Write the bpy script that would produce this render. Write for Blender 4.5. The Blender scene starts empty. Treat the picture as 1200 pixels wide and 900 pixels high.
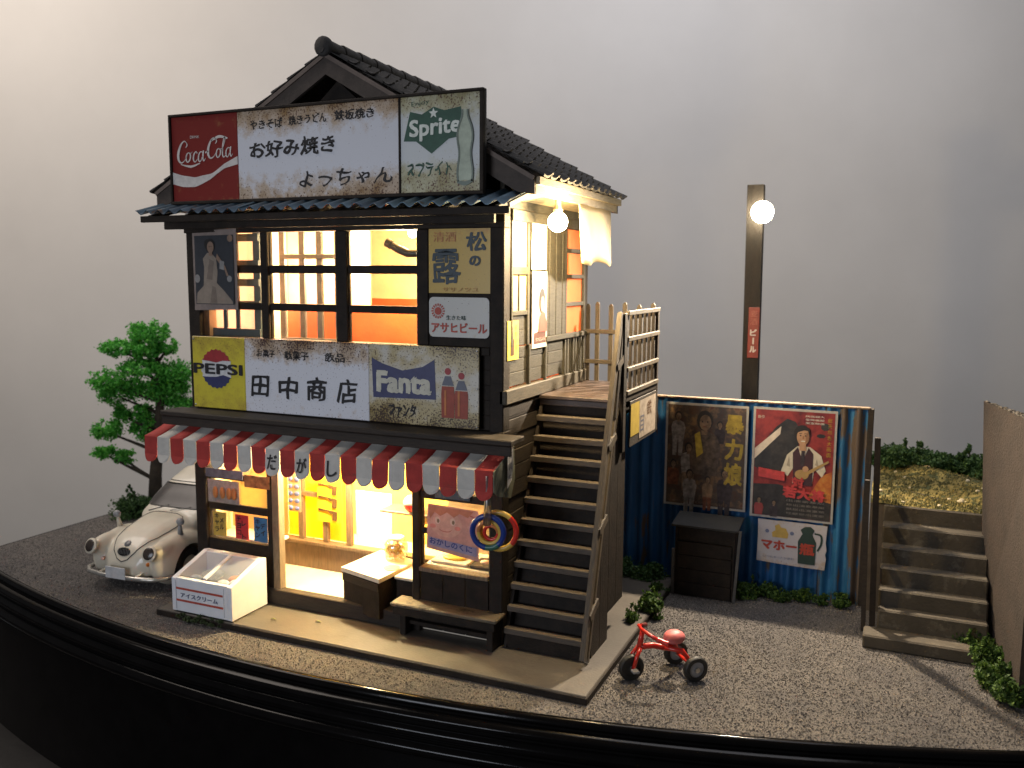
import bpy, math, random
import numpy as np
from mathutils import Vector, Matrix
random.seed(7); rng = np.random.default_rng(5)
SC = bpy.context.scene
COL = SC.collection
# ------------------------------------------------------------------ camera
cam = bpy.data.objects.new('camera', bpy.data.cameras.new('camera')); COL.objects.link(cam)
yaw, pit, rol = -.41289, .121216, .006715
fw = Vector((math.sin(yaw)*math.cos(pit), math.cos(yaw)*math.cos(pit), -math.sin(pit)))
ri = Vector((math.cos(yaw), -math.sin(yaw), 0)); up = ri.cross(fw)
r2 = ri*math.cos(rol) + up*math.sin(rol); u2 = -ri*math.sin(rol) + up*math.cos(rol)
M = Matrix((r2, u2, -fw)).transposed().to_4x4(); M.translation = Vector((4.3713, -9.7173, 4.6642))
cam.matrix_world = M
cam.data.sensor_width = 36; cam.data.lens = 36*1024/1200; cam.data.clip_start = .05; cam.data.clip_end = 200
SC.camera = cam
cam.data.dof.use_dof = True; cam.data.dof.focus_distance = 11.0; cam.data.dof.aperture_fstop = .6
# ------------------------------------------------------------------ world and room lights
W = bpy.data.worlds.new('World'); SC.world = W; W.use_nodes = True
W.node_tree.nodes['Background'].inputs[0].default_value = (.92, .95, 1, 1)
W.node_tree.nodes['Background'].inputs[1].default_value = .07
SC.view_settings.view_transform = 'Standard'; SC.view_settings.look = 'None'
SC.view_settings.exposure = 0; SC.view_settings.gamma = 1

def light(name, typ, loc, power, color, size=.1, target=None, spot=None, blend=1, spread=None):
    l = bpy.data.lights.new(name, typ); l.energy = power; l.color = color
    if typ == 'AREA': l.shape = 'RECTANGLE'; l.size = size[0]; l.size_y = size[1]
    else: l.shadow_soft_size = size
    if spread: l.spread = math.radians(spread)
    if typ == 'SPOT': l.spot_size = math.radians(spot); l.spot_blend = blend
    o = bpy.data.objects.new(name, l); COL.objects.link(o); o.location = loc
    if target: o.rotation_euler = (Vector(target)-Vector(loc)).to_track_quat('-Z', 'Y').to_euler()
    return o
# pale window behind the photographer, and two unseen lamps added to brighten the wall
light('room_window_light', 'AREA', (-3.5, -15, 4.0), 275, (.84, .89, 1), (5, 3), (-2, 0, 3.8), spread=110)
light('warm_backdrop_fill', 'AREA', (-17, -1, 19), 2000, (1, .88, .78), (11, 11), (-13, 10, 3), spread=130)
light('cool_backdrop_fill', 'AREA', (2, 5, 20), 1250, (.95, .94, 1), (11, 11), (2, 15, 4), spread=130)
# ------------------------------------------------------------------ materials
def _n(nt, t, **k):
    n = nt.nodes.new(t)
    for a, v in k.items(): setattr(n, a, v)
    return n
def _ramp(nt, src, stops):
    r = _n(nt, 'ShaderNodeValToRGB'); e = r.color_ramp.elements
    e[0].position, e[0].color = stops[0][0], (*stops[0][1], 1); e[1].position, e[1].color = stops[1][0], (*stops[1][1], 1)
    for p, c in stops[2:]:
        x = e.new(p); x.color = (*c, 1)
    nt.links.new(src, r.inputs[0]); return r.outputs[0]
def _noise(nt, vec, scale, detail=3, stretch=None, rough=.6):
    if stretch:
        m = _n(nt, 'ShaderNodeMapping'); m.inputs['Scale'].default_value = stretch
        nt.links.new(vec, m.inputs[0]); vec = m.outputs[0]
    n = _n(nt, 'ShaderNodeTexNoise'); n.inputs['Scale'].default_value = scale
    n.inputs['Detail'].default_value = detail; n.inputs['Roughness'].default_value = rough
    nt.links.new(vec, n.inputs['Vector']); return n.outputs['Fac']
def _mix(nt, fac, a, b):
    m = _n(nt, 'ShaderNodeMix', data_type='RGBA')
    for s, v in ((0, fac), (6, a), (7, b)):
        if hasattr(v, 'is_linked'): nt.links.new(v, m.inputs[s])
        else: m.inputs[s].default_value = v if s == 0 else (*v, 1)
    return m.outputs[2]
def _math(nt, op, a, b=None, clamp=False):
    m = _n(nt, 'ShaderNodeMath', operation=op, use_clamp=clamp)
    for i, v in enumerate((a, b)):
        if v is None: continue
        if hasattr(v, 'is_linked'): nt.links.new(v, m.inputs[i])
        else: m.inputs[i].default_value = v
    return m.outputs[0]
MC = {}
def base_mat(name):
    m = bpy.data.materials.new(name); m.use_nodes = True
    nt = m.node_tree; b = nt.nodes['Principled BSDF']; tc = _n(nt, 'ShaderNodeTexCoord')
    return m, nt, b, tc
def mat(name, col, rough=.6, var=.25, scale=6, stretch=None, bump=.15, bscale=None, metal=0, spec=.5, coat=0, wear=None):
    """painted / wooden / plastic surface with uneven tone and fine relief"""
    if name in MC: return MC[name]
    m, nt, b, tc = base_mat(name); v = tc.outputs['Object']
    n = _noise(nt, v, scale, 5, stretch)
    lo = tuple(c*(1-var) for c in col); hi = tuple(min(1, c*(1+var)) for c in col)
    c = _ramp(nt, n, [(.3, lo), (.7, hi)])
    if wear:
        n2 = _noise(nt, v, wear[1], 6, None, .7)
        f = _ramp(nt, n2, [(wear[2], (0, 0, 0)), (wear[2]+.07, (1, 1, 1))])
        c = _mix(nt, f, c, wear[0])
    nt.links.new(c, b.inputs['Base Color'])
    b.inputs['Roughness'].default_value = rough; b.inputs['Metallic'].default_value = metal
    b.inputs['Specular IOR Level'].default_value = spec; b.inputs['Coat Weight'].default_value = coat
    if bump:
        n3 = _noise(nt, v, bscale or scale*4, 4, stretch)
        bp = _n(nt, 'ShaderNodeBump'); bp.inputs['Strength'].default_value = bump; bp.inputs['Distance'].default_value = .03
        nt.links.new(n3, bp.inputs['Height']); nt.links.new(bp.outputs[0], b.inputs['Normal'])
    MC[name] = m; return m
def enamel(name, col, top=.5, bot=.5, fine=.0, stain=(.45, .28, .10), rust=(.10, .045, .025), rough=.38, dark=0):
    """enamelled tin with stains and rust specks gathering at its upper and lower edges"""
    if name in MC: return MC[name]
    m, nt, b, tc = base_mat(name)
    v = tc.outputs['Object']; g = _n(nt, 'ShaderNodeSeparateXYZ'); nt.links.new(tc.outputs['Generated'], g.inputs[0])
    z = g.outputs[2]
    e1 = _math(nt, 'MULTIPLY', _math(nt, 'SUBTRACT', z, .62, True), 2.6*top)
    e2 = _math(nt, 'MULTIPLY', _math(nt, 'SUBTRACT', .38, z, True), 2.6*bot)
    edge = _math(nt, 'ADD', _math(nt, 'MAXIMUM', e1, e2), fine)
    big = _noise(nt, v, 1.7, 4)
    w = _math(nt, 'MULTIPLY', edge, _math(nt, 'MULTIPLY', _math(nt, 'SUBTRACT', big, .22, True), 3.4))
    s1 = _noise(nt, v, 7, 6, None, .8)
    st = _math(nt, 'MULTIPLY', _math(nt, 'SUBTRACT', _math(nt, 'ADD', s1, _math(nt, 'MULTIPLY', w, .8)), .63, True), 3.2, True)
    c = _mix(nt, st, col, tuple(.35*a+.65*k for a, k in zip(col, stain)))
    bl = _math(nt, 'MULTIPLY', _math(nt, 'SUBTRACT', _math(nt, 'ADD', _noise(nt, v, 4.5, 8, None, .78), _math(nt, 'MULTIPLY', w, .42)), .70, True), 3.0, True)
    c = _mix(nt, bl, c, tuple(.5*a+.5*k for a, k in zip(stain, rust)))
    s2 = _noise(nt, v, 42, 2, None, .5)
    sp = _math(nt, 'MULTIPLY', _math(nt, 'SUBTRACT', _math(nt, 'ADD', s2, _math(nt, 'MULTIPLY', w, .20)), .70-.05*dark, True), 10, True)
    c = _mix(nt, sp, c, rust)
    nt.links.new(c, b.inputs['Base Color']); b.inputs['Roughness'].default_value = rough
    MC[name] = m; return m
def emis(name, col, s):
    if name in MC: return MC[name]
    m, nt, b, tc = base_mat(name)
    b.inputs['Base Color'].default_value = (*col, 1); b.inputs['Emission Color'].default_value = (*col, 1); b.inputs['Emission Strength'].default_value = s
    MC[name] = m; return m
def clear(name, tint=(1, 1, 1), gloss=.1, rough=.05):
    if name in MC: return MC[name]
    m, nt, b, tc = base_mat(name)
    t = _n(nt, 'ShaderNodeBsdfTransparent'); t.inputs[0].default_value = (*tint, 1)
    g = _n(nt, 'ShaderNodeBsdfGlossy'); g.inputs['Roughness'].default_value = rough
    x = _n(nt, 'ShaderNodeMixShader'); x.inputs[0].default_value = gloss
    nt.links.new(t.outputs[0], x.inputs[1]); nt.links.new(g.outputs[0], x.inputs[2])
    nt.links.new(x.outputs[0], nt.nodes['Material Output'].inputs[0]); MC[name] = m; return m
def paper(name, col, trans=.5, var=.12):
    """thin paper or film that lets lamp light through"""
    if name in MC: return MC[name]
    m, nt, b, tc = base_mat(name)
    c = _ramp(nt, _noise(nt, tc.outputs['Object'], 5, 4), [(.3, tuple(k*(1-var) for k in col)), (.7, col)])
    t = _n(nt, 'ShaderNodeBsdfTranslucent'); x = _n(nt, 'ShaderNodeMixShader'); x.inputs[0].default_value = trans
    nt.links.new(c, t.inputs[0]); nt.links.new(c, b.inputs['Base Color']); b.inputs['Roughness'].default_value = .6
    nt.links.new(b.outputs[0], x.inputs[1]); nt.links.new(t.outputs[0], x.inputs[2])
    nt.links.new(x.outputs[0], nt.nodes['Material Output'].inputs[0]); MC[name] = m; return m
WS = (2, 2, 14)   # grain along x or y
BLACKW = mat('dark stained wood', (.017, .0115, .0078), .7, .5, 5, None, .3, 30, spec=.3)
BROWNW = mat('brown stained wood', (.024, .0165, .011), .7, .45, 5, (1, 1, 9), .3, 20)
RAILW = mat('pale weathered wood', (.17, .13, .085), .65, .35, 6, (6, 6, 1), .3, 20)
TREADW = mat('grey brown tread wood', (.09, .07, .052), .6, .3, 6, (1, 8, 8), .25, 16)
SIDEW = mat('grey green weathered boards', (.046, .041, .029), .7, .45, 7, (4, 1, 12), .4, 14, wear=((.12, .105, .07), 9, .66))
FLOORW = mat('reddish brown deck', (.075, .052, .042), .5, .3, 6, None, .25, 26, wear=((.3, .25, .18), 22, .70))
TILE = mat('charcoal roof tile', (.034, .031, .029), .75, .4, 9, None, .4, 40)
GABLEW = mat('umber bargeboard', (.062, .047, .038), .7, .3, 6, None, .3, 20)
CREAMW = mat('cream painted wall', (.72, .58, .36), .7, .12, 3)
ORANGEW = mat('orange plaster', (.55, .10, .022), .7, .15, 3)
YELLOWW = mat('yellow plaster', (.85, .66, .13), .7, .12, 3)
WHITEF = mat('cream floor tiles', (.72, .64, .52), .45, .1, 3)
GLASS = clear('window glass')
BLACK = mat('black paint', (.008, .008, .008), .4, .2)
WHITEP = mat('white plastic', (.72, .73, .76), .4, .05, 4, None, .05)
INK = mat('black ink', (.012, .011, .013), .6, .2, 30)
REDINK = mat('red print', (.42, .045, .03), .5, .25, 20)
CHROME = mat('dull chrome', (.45, .44, .42), .3, .3, 12, metal=.9)
RUBBER = mat('black rubber', (.012, .012, .012), .55, .2)
def flat(name, col, rough=.5, var=.15): return mat(name, col, rough, var, 12, None, .05)
# ------------------------------------------------------------------ object helpers
def tag(o, label=None, cat=None, group=None, kind=None):
    if label: o['label'] = label
    if cat: o['category'] = cat
    if group: o['group'] = group
    if kind: o['kind'] = kind
    return o
def thing(name, loc, label, cat, group=None, rz=0):
    o = bpy.data.objects.new(name, None); COL.objects.link(o); o.empty_display_size = .1
    o.location = loc; o.rotation_euler = (0, 0, rz); o['_base'] = [float(v) for v in loc]
    return tag(o, label, cat, group)
def base_of(o):
    b = Vector((0, 0, 0))
    while o is not None:
        b += Vector(o.location); o = o.parent
    return b
def link(me, name, parent=None, label=None, loc=None, rot=None):
    o = bpy.data.objects.new(name, me); COL.objects.link(o)
    if parent is not None: o.parent = parent
    if loc is not None: o.location = loc
    if rot is not None: o.rotation_euler = rot
    if label: o['label'] = label
    return o
class MB:
    def __init__(s): s.v = []; s.f = []; s.m = []; s.mi = 0
    def add(s, vs, fs):
        k = len(s.v); s.v += [tuple(v) for v in vs]; s.f += [tuple(i+k for i in f) for f in fs]; s.m += [s.mi]*len(fs); return s
    def box(s, x0, x1, y0, y1, z0, z1, c=.006):
        """chamfered box"""
        c = min(c, .3*min(abs(x1-x0), abs(y1-y0), abs(z1-z0)))
        if c <= .0008:
            vs = [(x, y, z) for x in (x0, x1) for y in (y0, y1) for z in (z0, z1)]
            return s.add(vs, [(0, 1, 3, 2), (4, 6, 7, 5), (0, 4, 5, 1), (2, 3, 7, 6), (0, 2, 6, 4), (1, 5, 7, 3)])
        X = (x0, x1); Y = (y0, y1); Z = (z0, z1); vs = []; idx = {}
        for i in (0, 1):
            for j in (0, 1):
                for k in (0, 1):
                    sx, sy, sz = (c if i == 0 else -c), (c if j == 0 else -c), (c if k == 0 else -c)
                    for a, p in enumerate(((X[i], Y[j]+sy, Z[k]+sz), (X[i]+sx, Y[j], Z[k]+sz), (X[i]+sx, Y[j]+sy, Z[k]))):
                        idx[i, j, k, a] = len(vs); vs.append(p)
        I = idx; F = []
        for i in (0, 1):
            F.append((I[i,0,0,0], I[i,1,0,0], I[i,1,1,0], I[i,0,1,0])); F.append((I[0,i,0,1], I[1,i,0,1], I[1,i,1,1], I[0,i,1,1])); F.append((I[0,0,i,2], I[1,0,i,2], I[1,1,i,2], I[0,1,i,2]))
            for j in (0, 1):
                F.append((I[i,j,0,0], I[i,j,0,1], I[i,j,1,1], I[i,j,1,0]))
                F.append((I[i,0,j,0], I[i,0,j,2], I[i,1,j,2], I[i,1,j,0]))
                F.append((I[0,i,j,1], I[0,i,j,2], I[1,i,j,2], I[1,i,j,1]))
                for k in (0, 1): F.append((I[i,j,k,0], I[i,j,k,1], I[i,j,k,2]))
        return s.add(vs, F)
    def beam(s, a, b, w, h, upv=(0, 0, 1)):
        """rectangular bar from a to b, w across, h along the up direction"""
        a = Vector(a); b = Vector(b); d = (b-a).normalized(); U = Vector(upv)
        R = d.cross(U)
        if R.length < 1e-4: R = d.cross(Vector((1, 0, 0)))
        R.normalize(); U = R.cross(d)
        vs = []
        for p in (a, b):
            for q, t in ((-1, -1), (1, -1), (1, 1), (-1, 1)): vs.append(p + R*q*w/2 + U*t*h/2)
        return s.add(vs, [(0, 3, 2, 1), (4, 5, 6, 7), (0, 1, 5, 4), (1, 2, 6, 5), (2, 3, 7, 6), (3, 0, 4, 7)])
    def tube(s, pts, r, n=8, cap=True):
        pts = [Vector(p) for p in pts]; rs = r if isinstance(r, (list, tuple)) else [r]*len(pts)
        T0 = (pts[1]-pts[0]).normalized(); R = T0.cross(Vector((.13, .27, 1))).normalized(); vs = []
        for i, p in enumerate(pts):
            T = (pts[min(i+1, len(pts)-1)]-pts[max(i-1, 0)]).normalized()
            R = (R - T*R.dot(T)).normalized(); U = T.cross(R)
            for k in range(n):
                a = 2*math.pi*k/n; vs.append(p + (R*math.cos(a)+U*math.sin(a))*rs[i])
        F = [(i*n+k, i*n+(k+1) % n, (i+1)*n+(k+1) % n, (i+1)*n+k) for i in range(len(pts)-1) for k in range(n)]
        if cap: F += [tuple(range(n))[::-1], tuple((len(pts)-1)*n+k for k in range(n))]
        return s.add(vs, F)
    def lathe(s, c, prof, n=20, ax='z', cap=True):
        vs = []
        for r, h in prof:
            for k in range(n):
                a = 2*math.pi*k/n; p = (r*math.cos(a), r*math.sin(a), h)
                if ax == 'x': p = (p[2], p[0], p[1])
                if ax == 'y': p = (p[1], p[2], p[0])
                vs.append((c[0]+p[0], c[1]+p[1], c[2]+p[2]))
        m = len(prof)
        F = [(i*n+k, i*n+(k+1) % n, (i+1)*n+(k+1) % n, (i+1)*n+k) for i in range(m-1) for k in range(n)]
        if cap: F += [tuple(range(n))[::-1], tuple((m-1)*n+k for k in range(n))]
        return s.add(vs, F)
    def ball(s, c, r, n=14, m=9):
        if not isinstance(r, (tuple, list)): r = (r, r, r)
        vs = [(c[0], c[1], c[2]+r[2])]
        for i in range(1, m):
            t = math.pi*i/m
            for k in range(n):
                a = 2*math.pi*k/n; vs.append((c[0]+r[0]*math.sin(t)*math.cos(a), c[1]+r[1]*math.sin(t)*math.sin(a), c[2]+r[2]*math.cos(t)))
        vs.append((c[0], c[1], c[2]-r[2])); F = []
        for k in range(n): F.append((0, 1+k, 1+(k+1) % n)); F.append((len(vs)-1, 1+(m-2)*n+(k+1) % n, 1+(m-2)*n+k))
        for i in range(m-2):
            for k in range(n): F.append((1+i*n+k, 1+(i+1)*n+k, 1+(i+1)*n+(k+1) % n, 1+i*n+(k+1) % n))
        return s.add(vs, F)
    def prism(s, poly, f0, f1):
        """extrude polygon: f0, f1 map (u,v) to a point of the near and far face"""
        n = len(poly); vs = [f0(*p) for p in poly]+[f1(*p) for p in poly]
        return s.add(vs, [tuple(range(n)), tuple(range(2*n-1, n-1, -1))]+[(i, i+n, (i+1) % n+n, (i+1) % n) for i in range(n)])
    def grid(s, P, nu, nv, close=False):
        vs = [P(i/(nu-1), j/(nv-1)) for i in range(nu) for j in range(nv)]
        return s.add(vs, [(i*nv+j, (i+1)*nv+j, (i+1)*nv+j+1, i*nv+j+1) for i in range(nu-1) for j in range(nv-1)])
    def build(s, name, mats, parent=None, label=None, smooth=False, fix=True):
        if not isinstance(mats, (list, tuple)): mats = [mats]
        b = base_of(parent) if parent is not None else Vector((0, 0, 0))
        me = bpy.data.meshes.new(name); me.from_pydata([(v[0]-b.x, v[1]-b.y, v[2]-b.z) for v in s.v], [], s.f)
        for m in mats: me.materials.append(m)
        if len(mats) > 1: me.polygons.foreach_set('material_index', s.m)
        if fix:
            import bmesh
            bm = bmesh.new(); bm.from_mesh(me); bmesh.ops.recalc_face_normals(bm, faces=bm.faces); bm.to_mesh(me); bm.free()
        if smooth:
            me.shade_smooth()
            if smooth != True: me.set_sharp_from_angle(angle=math.radians(smooth))
        me.update()
        return link(me, name, parent, label)
def B(name, m, parent, *box, label=None, c=.006):
    return MB().box(*box, c=c).build(name, m, parent, label)
def copy_tree(o, parent=None):
    c = o.copy(); COL.objects.link(c)
    if parent is not None: c.parent = parent
    for ch in list(o.children): copy_tree(ch, c)
    return c
# flat print: planes given by origin + u*U + v*V, lifted by 'off' along N
class Pl:
    def __init__(s, o, U=(1, 0, 0), V=(0, 0, 1)):
        s.o = Vector(o); s.U = Vector(U).normalized(); s.V = Vector(V).normalized(); s.N = s.U.cross(s.V)
    def p(s, u, v, off=0): return s.o + s.U*u + s.V*v + s.N*off
LIFT = .004
PCNT = [0]
def poly(pl, pts, m, parent, name='print', off=1, label=None):
    PCNT[0] = (PCNT[0]+1) % 40; off += PCNT[0]*.02
    return MB().add([pl.p(u, v, off*LIFT) for u, v in pts], [tuple(range(len(pts)))]).build(name, m, parent, label, fix=False)
def strokes(pl, paths, m, parent, name='lettering', off=2, label=None):
    """brush strokes: each path is a list of (u, v, width)"""
    mb = MB()
    for path in paths:
        q = []
        for i in range(len(path)-1):      # Catmull-Rom through the points
            p0, p1, p2_, p3 = path[max(i-1, 0)], path[i], path[i+1], path[min(i+2, len(path)-1)]
            for k in range(6):
                t = k/6; q.append(tuple(.5*(2*b+(c-a)*t+(2*a-5*b+4*c-d)*t*t+(3*b-a-3*c+d)*t**3) for a, b, c, d in zip(p0, p1, p2_, p3)))
        q.append(path[-1]); vs = []
        for i, (u, v, w) in enumerate(q):
            a = q[max(i-1, 0)]; b = q[min(i+1, len(q)-1)]; dx, dy = b[0]-a[0], b[1]-a[1]; L = math.hypot(dx, dy) or 1
            nx, ny = -dy/L*w/2, dx/L*w/2; vs += [pl.p(u+nx, v+ny, off*LIFT), pl.p(u-nx, v-ny, off*LIFT)]
        mb.add(vs, [(2*i, 2*i+1, 2*i+3, 2*i+2) for i in range(len(q)-1)])
    return mb.build(name, m, parent, label, fix=False)
def text(pl, s, u0, u1, v0, v1, m, parent, name='lettering', off=2, bold=.0, shear=0, wob=0, slope=0, label=None):
    cu = bpy.data.curves.new('t', 'FONT'); cu.body = s; cu.resolution_u = 3; cu.offset = 0; cu.shear = shear
    o = bpy.data.objects.new('t', cu); COL.objects.link(o); bpy.context.view_layer.update()
    me = bpy.data.meshes.new_from_object(o.evaluated_get(bpy.context.evaluated_depsgraph_get()))
    bpy.data.objects.remove(o); bpy.data.curves.remove(cu)
    n = len(me.vertices); co = np.empty(n*3); me.vertices.foreach_get('co', co); co = co.reshape(-1, 3)
    x0, x1, y0, y1 = co[:, 0].min(), co[:, 0].max(), co[:, 1].min(), co[:, 1].max()
    b = base_of(parent); ph = random.random()*9
    if bold:
        import bmesh
        bm = bmesh.new(); bm.from_mesh(me); src = list(bm.verts); k4 = bold*.8; cps = []
        for q, (sx, sy) in enumerate(((1, .6), (-1, -.6), (-.6, 1), (.6, -1))):
            r_ = bmesh.ops.duplicate(bm, geom=src+[f for f in bm.faces if f.verts[0] in set(src)] if q == 0 else geom0)
            if q == 0: geom0 = src+[f for f in bm.faces if f not in set(x for x in r_['geom'])]
            for x in r_['geom']:
                if isinstance(x, bmesh.types.BMVert): x.co.x += sx*k4; x.co.y += sy*k4; x.co.z = .0004*(q+1)
        bm.to_mesh(me); bm.free(); n = len(me.vertices); co = np.empty(n*3); me.vertices.foreach_get('co', co); co = co.reshape(-1, 3)
        x0, x1, y0, y1 = co[:, 0].min(), co[:, 0].max(), co[:, 1].min(), co[:, 1].max()
    for i, v in enumerate(me.vertices):
        a = (co[i, 0]-x0)/(x1-x0); c = (co[i, 1]-y0)/(y1-y0)
        u = u0+(u1-u0)*a; w = v0+(v1-v0)*c+slope*(u-u0)
        if wob:
            h = abs(v1-v0); u += wob*h*math.sin(a*len(s)*5+c*6+ph); w += wob*h*math.sin(a*len(s)*7.3-c*4+ph)
        v.co = pl.p(u, w, off*LIFT+co[i, 2])-b
    me.materials.clear(); me.materials.append(m); me.name = name
    return link(me, name, parent, label)
def circ(cu, cv, r, n=24, a0=0, a1=360, ry=None):
    return [(cu+r*math.cos(math.radians(a0+(a1-a0)*k/n)), cv+(ry or r)*math.sin(math.radians(a0+(a1-a0)*k/n))) for k in range(n+(0 if a1-a0 == 360 else 1))]
# ------------------------------------------------------------------ SETTING: wall, table, display base, ground
h = Vector((fw.x, fw.y, 0)).normalized(); wr = Vector((h.y, -h.x, 0))
wc = Vector((4.37, -9.72, 0)) + h*24
WALLM = mat('room wall', (.60, .585, .56), .9, .05, .25, None, .06, 3)
mb = MB(); a = wc-wr*30; b_ = wc+wr*22
mb.add([a-Vector((0, 0, 9)), b_-Vector((0, 0, 9)), b_+Vector((0, 0, 20)), a+Vector((0, 0, 20))], [(0, 1, 2, 3)])
tag(mb.build('wall', WALLM, fix=False), kind='structure')
TABLEM = mat('dark table', (.010, .009, .009), .5, .5, 2, None, .1, 12)
mb = MB(); mb.add([(-45, -18, -2.6), (30, -18, -2.6), (30, 6.5, -2.6), (-10.9, 6.5, -2.6), (-10.9, -.5, -2.6), (-45, -.5, -2.6)], [(0, 1, 2, 3, 4, 5)])
tag(mb.build('table_top', TABLEM, fix=False), kind='structure')
def arc(x): return -1.52 + .0243*(x+2.3)**2
pts = [(x, arc(x)) for x in np.linspace(-9.87, 9.5, 90)]
outl = pts + [(9.5, 7.2), (-9.87, 7.2)]
def offs(d):
    o = []
    n = len(outl)
    for i in range(n):
        p, q, r = outl[i-1], outl[i], outl[(i+1) % n]
        n1 = Vector((q[1]-p[1], -(q[0]-p[0]))).normalized(); n2 = Vector((r[1]-q[1], -(r[0]-q[0]))).normalized()
        nn = (n1+n2).normalized(); k = 1/max(.5, nn.dot(n1)); o.append((q[0]+nn.x*d*k, q[1]+nn.y*d*k))
    return o
prof = [(-.03, -.115), (0, -.098), (.03, -.10), (.06, -.125), (.07, -.165), (.05, -.20), (.055, -.22), (.12, -.235), (.155, -.265), (.165, -.30), (.15, -.335), (.11, -.36), (.115, -.38), (.14, -.395), (.175, -.43), (.185, -.47), (.17, -.51), (.135, -.54), (.14, -.56), (.17, -.575), (.21, -.61), (.225, -.65), (.215, -.69), (.18, -.72), (.16, -.74), (.165, -.78), (.165, -2.6)]
mb = MB(); n = len(outl); vs = []
for d, z in prof: vs += [(x, y, z) for x, y in offs(d)]
mb.add(vs, [(i*n+k, (i+1)*n+k, (i+1)*n+(k+1) % n, i*n+(k+1) % n) for i in range(len(prof)-1) for k in range(n)])
PLINTHM = mat('black lacquer', (.004, .0035, .0035), .14, .3, 3, None, .03, 9, coat=0, spec=.14)
o = mb.build('display_plinth', PLINTHM, smooth=40); tag(o, 'glossy black lacquered plinth with curved moulded edge carrying the whole model', 'plinth')
# asphalt ground sheet
m, nt, b, tc = base_mat('asphalt'); v = tc.outputs['Object']
c1 = _ramp(nt, _noise(nt, v, 85, 3, None, .7), [(.30, (.035, .033, .033)), (.5, (.115, .106, .100)), (.72, (.27, .245, .225))])
c2 = _ramp(nt, _noise(nt, v, .9, 4), [(.35, (.62, .62, .66)), (.65, (1, .97, .92))])
mm = _n(nt, 'ShaderNodeMix', data_type='RGBA', blend_type='MULTIPLY'); mm.inputs[0].default_value = 1
nt.links.new(c1, mm.inputs[6]); nt.links.new(c2, mm.inputs[7]); nt.links.new(mm.outputs[2], b.inputs['Base Color'])
b.inputs['Roughness'].default_value = .85
bp = _n(nt, 'ShaderNodeBump'); bp.inputs['Strength'].default_value = .9; bp.inputs['Distance'].default_value = .03
nt.links.new(_noise(nt, v, 48, 4, None, .7), bp.inputs['Height']); nt.links.new(bp.outputs[0], b.inputs['Normal']); ASPH = m
mb = MB(); mb.add([(x, y, -.1) for x, y in offs(-.02)], [tuple(range(len(outl)))])
tag(mb.build('ground', ASPH, fix=False), kind='structure')
# loose grit grains
m, nt, b, tc = base_mat('grit'); v = tc.outputs['Object']
nt.links.new(_ramp(nt, _noise(nt, v, 37, 2, None, .9), [(.30, (.025, .024, .024)), (.48, (.10, .091, .086)), (.62, (.23, .208, .188)), (.72, (.40, .365, .33))]), b.inputs['Base Color'])
b.inputs['Roughness'].default_value = .8; GRIT = m
N = 80000; X = rng.uniform(-9.8, 7.0, N*2); Y = rng.uniform(-1.6, 4.6, N*2)
keep = (Y > -1.50+.0243*(X+2.3)**2) & ~((X > -4.97) & (X < 1.44) & (Y > -.87)) & ~((X > 4.15) & (Y > 2.2))
keep &= (X > 1.2) | (rng.random(N*2) < .55)
X, Y = X[keep][:N], Y[keep][:N]; k = len(X); R = rng.uniform(.007, .016, k); A = rng.uniform(0, 6.28, k)
vs = np.zeros((k, 4, 3))
for j in range(3):
    vs[:, j, 0] = X+R*1.1*np.cos(A+j*2.1); vs[:, j, 1] = Y+R*1.1*np.sin(A+j*2.1); vs[:, j, 2] = -.101
vs[:, 3, 0] = X+rng.normal(0, .004, k); vs[:, 3, 1] = Y+rng.normal(0, .004, k); vs[:, 3, 2] = -.1+R*rng.uniform(.6, 1.3, k)
i0 = np.arange(k)*4; F = np.stack([np.stack([i0, i0+1, i0+3], 1), np.stack([i0+1, i0+2, i0+3], 1), np.stack([i0+2, i0, i0+3], 1)], 1).reshape(-1, 3)
me = bpy.data.meshes.new('grit'); me.from_pydata(vs.reshape(-1, 3).tolist(), [], F.tolist()); me.materials.append(GRIT)
tag(link(me, 'road_grit'), 'fine grey brown grit scattered over the asphalt ground', 'grit', kind='stuff')
# pavement slab
PAVE = mat('pavement concrete', (.078, .068, .057), .55, .3, 1.3, None, .12, 24, wear=((.055, .046, .037), 2.4, .6))
tag(B('pavement', [PAVE], None, -4.95, 1.42, -.85, 3.3, -.045, 0, c=.012), kind='structure')
tag(B('pavement_edge', [BLACKW], None, -4.965, 1.435, -.865, 3.31, -.098, -.018, c=.004), kind='structure')
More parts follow.
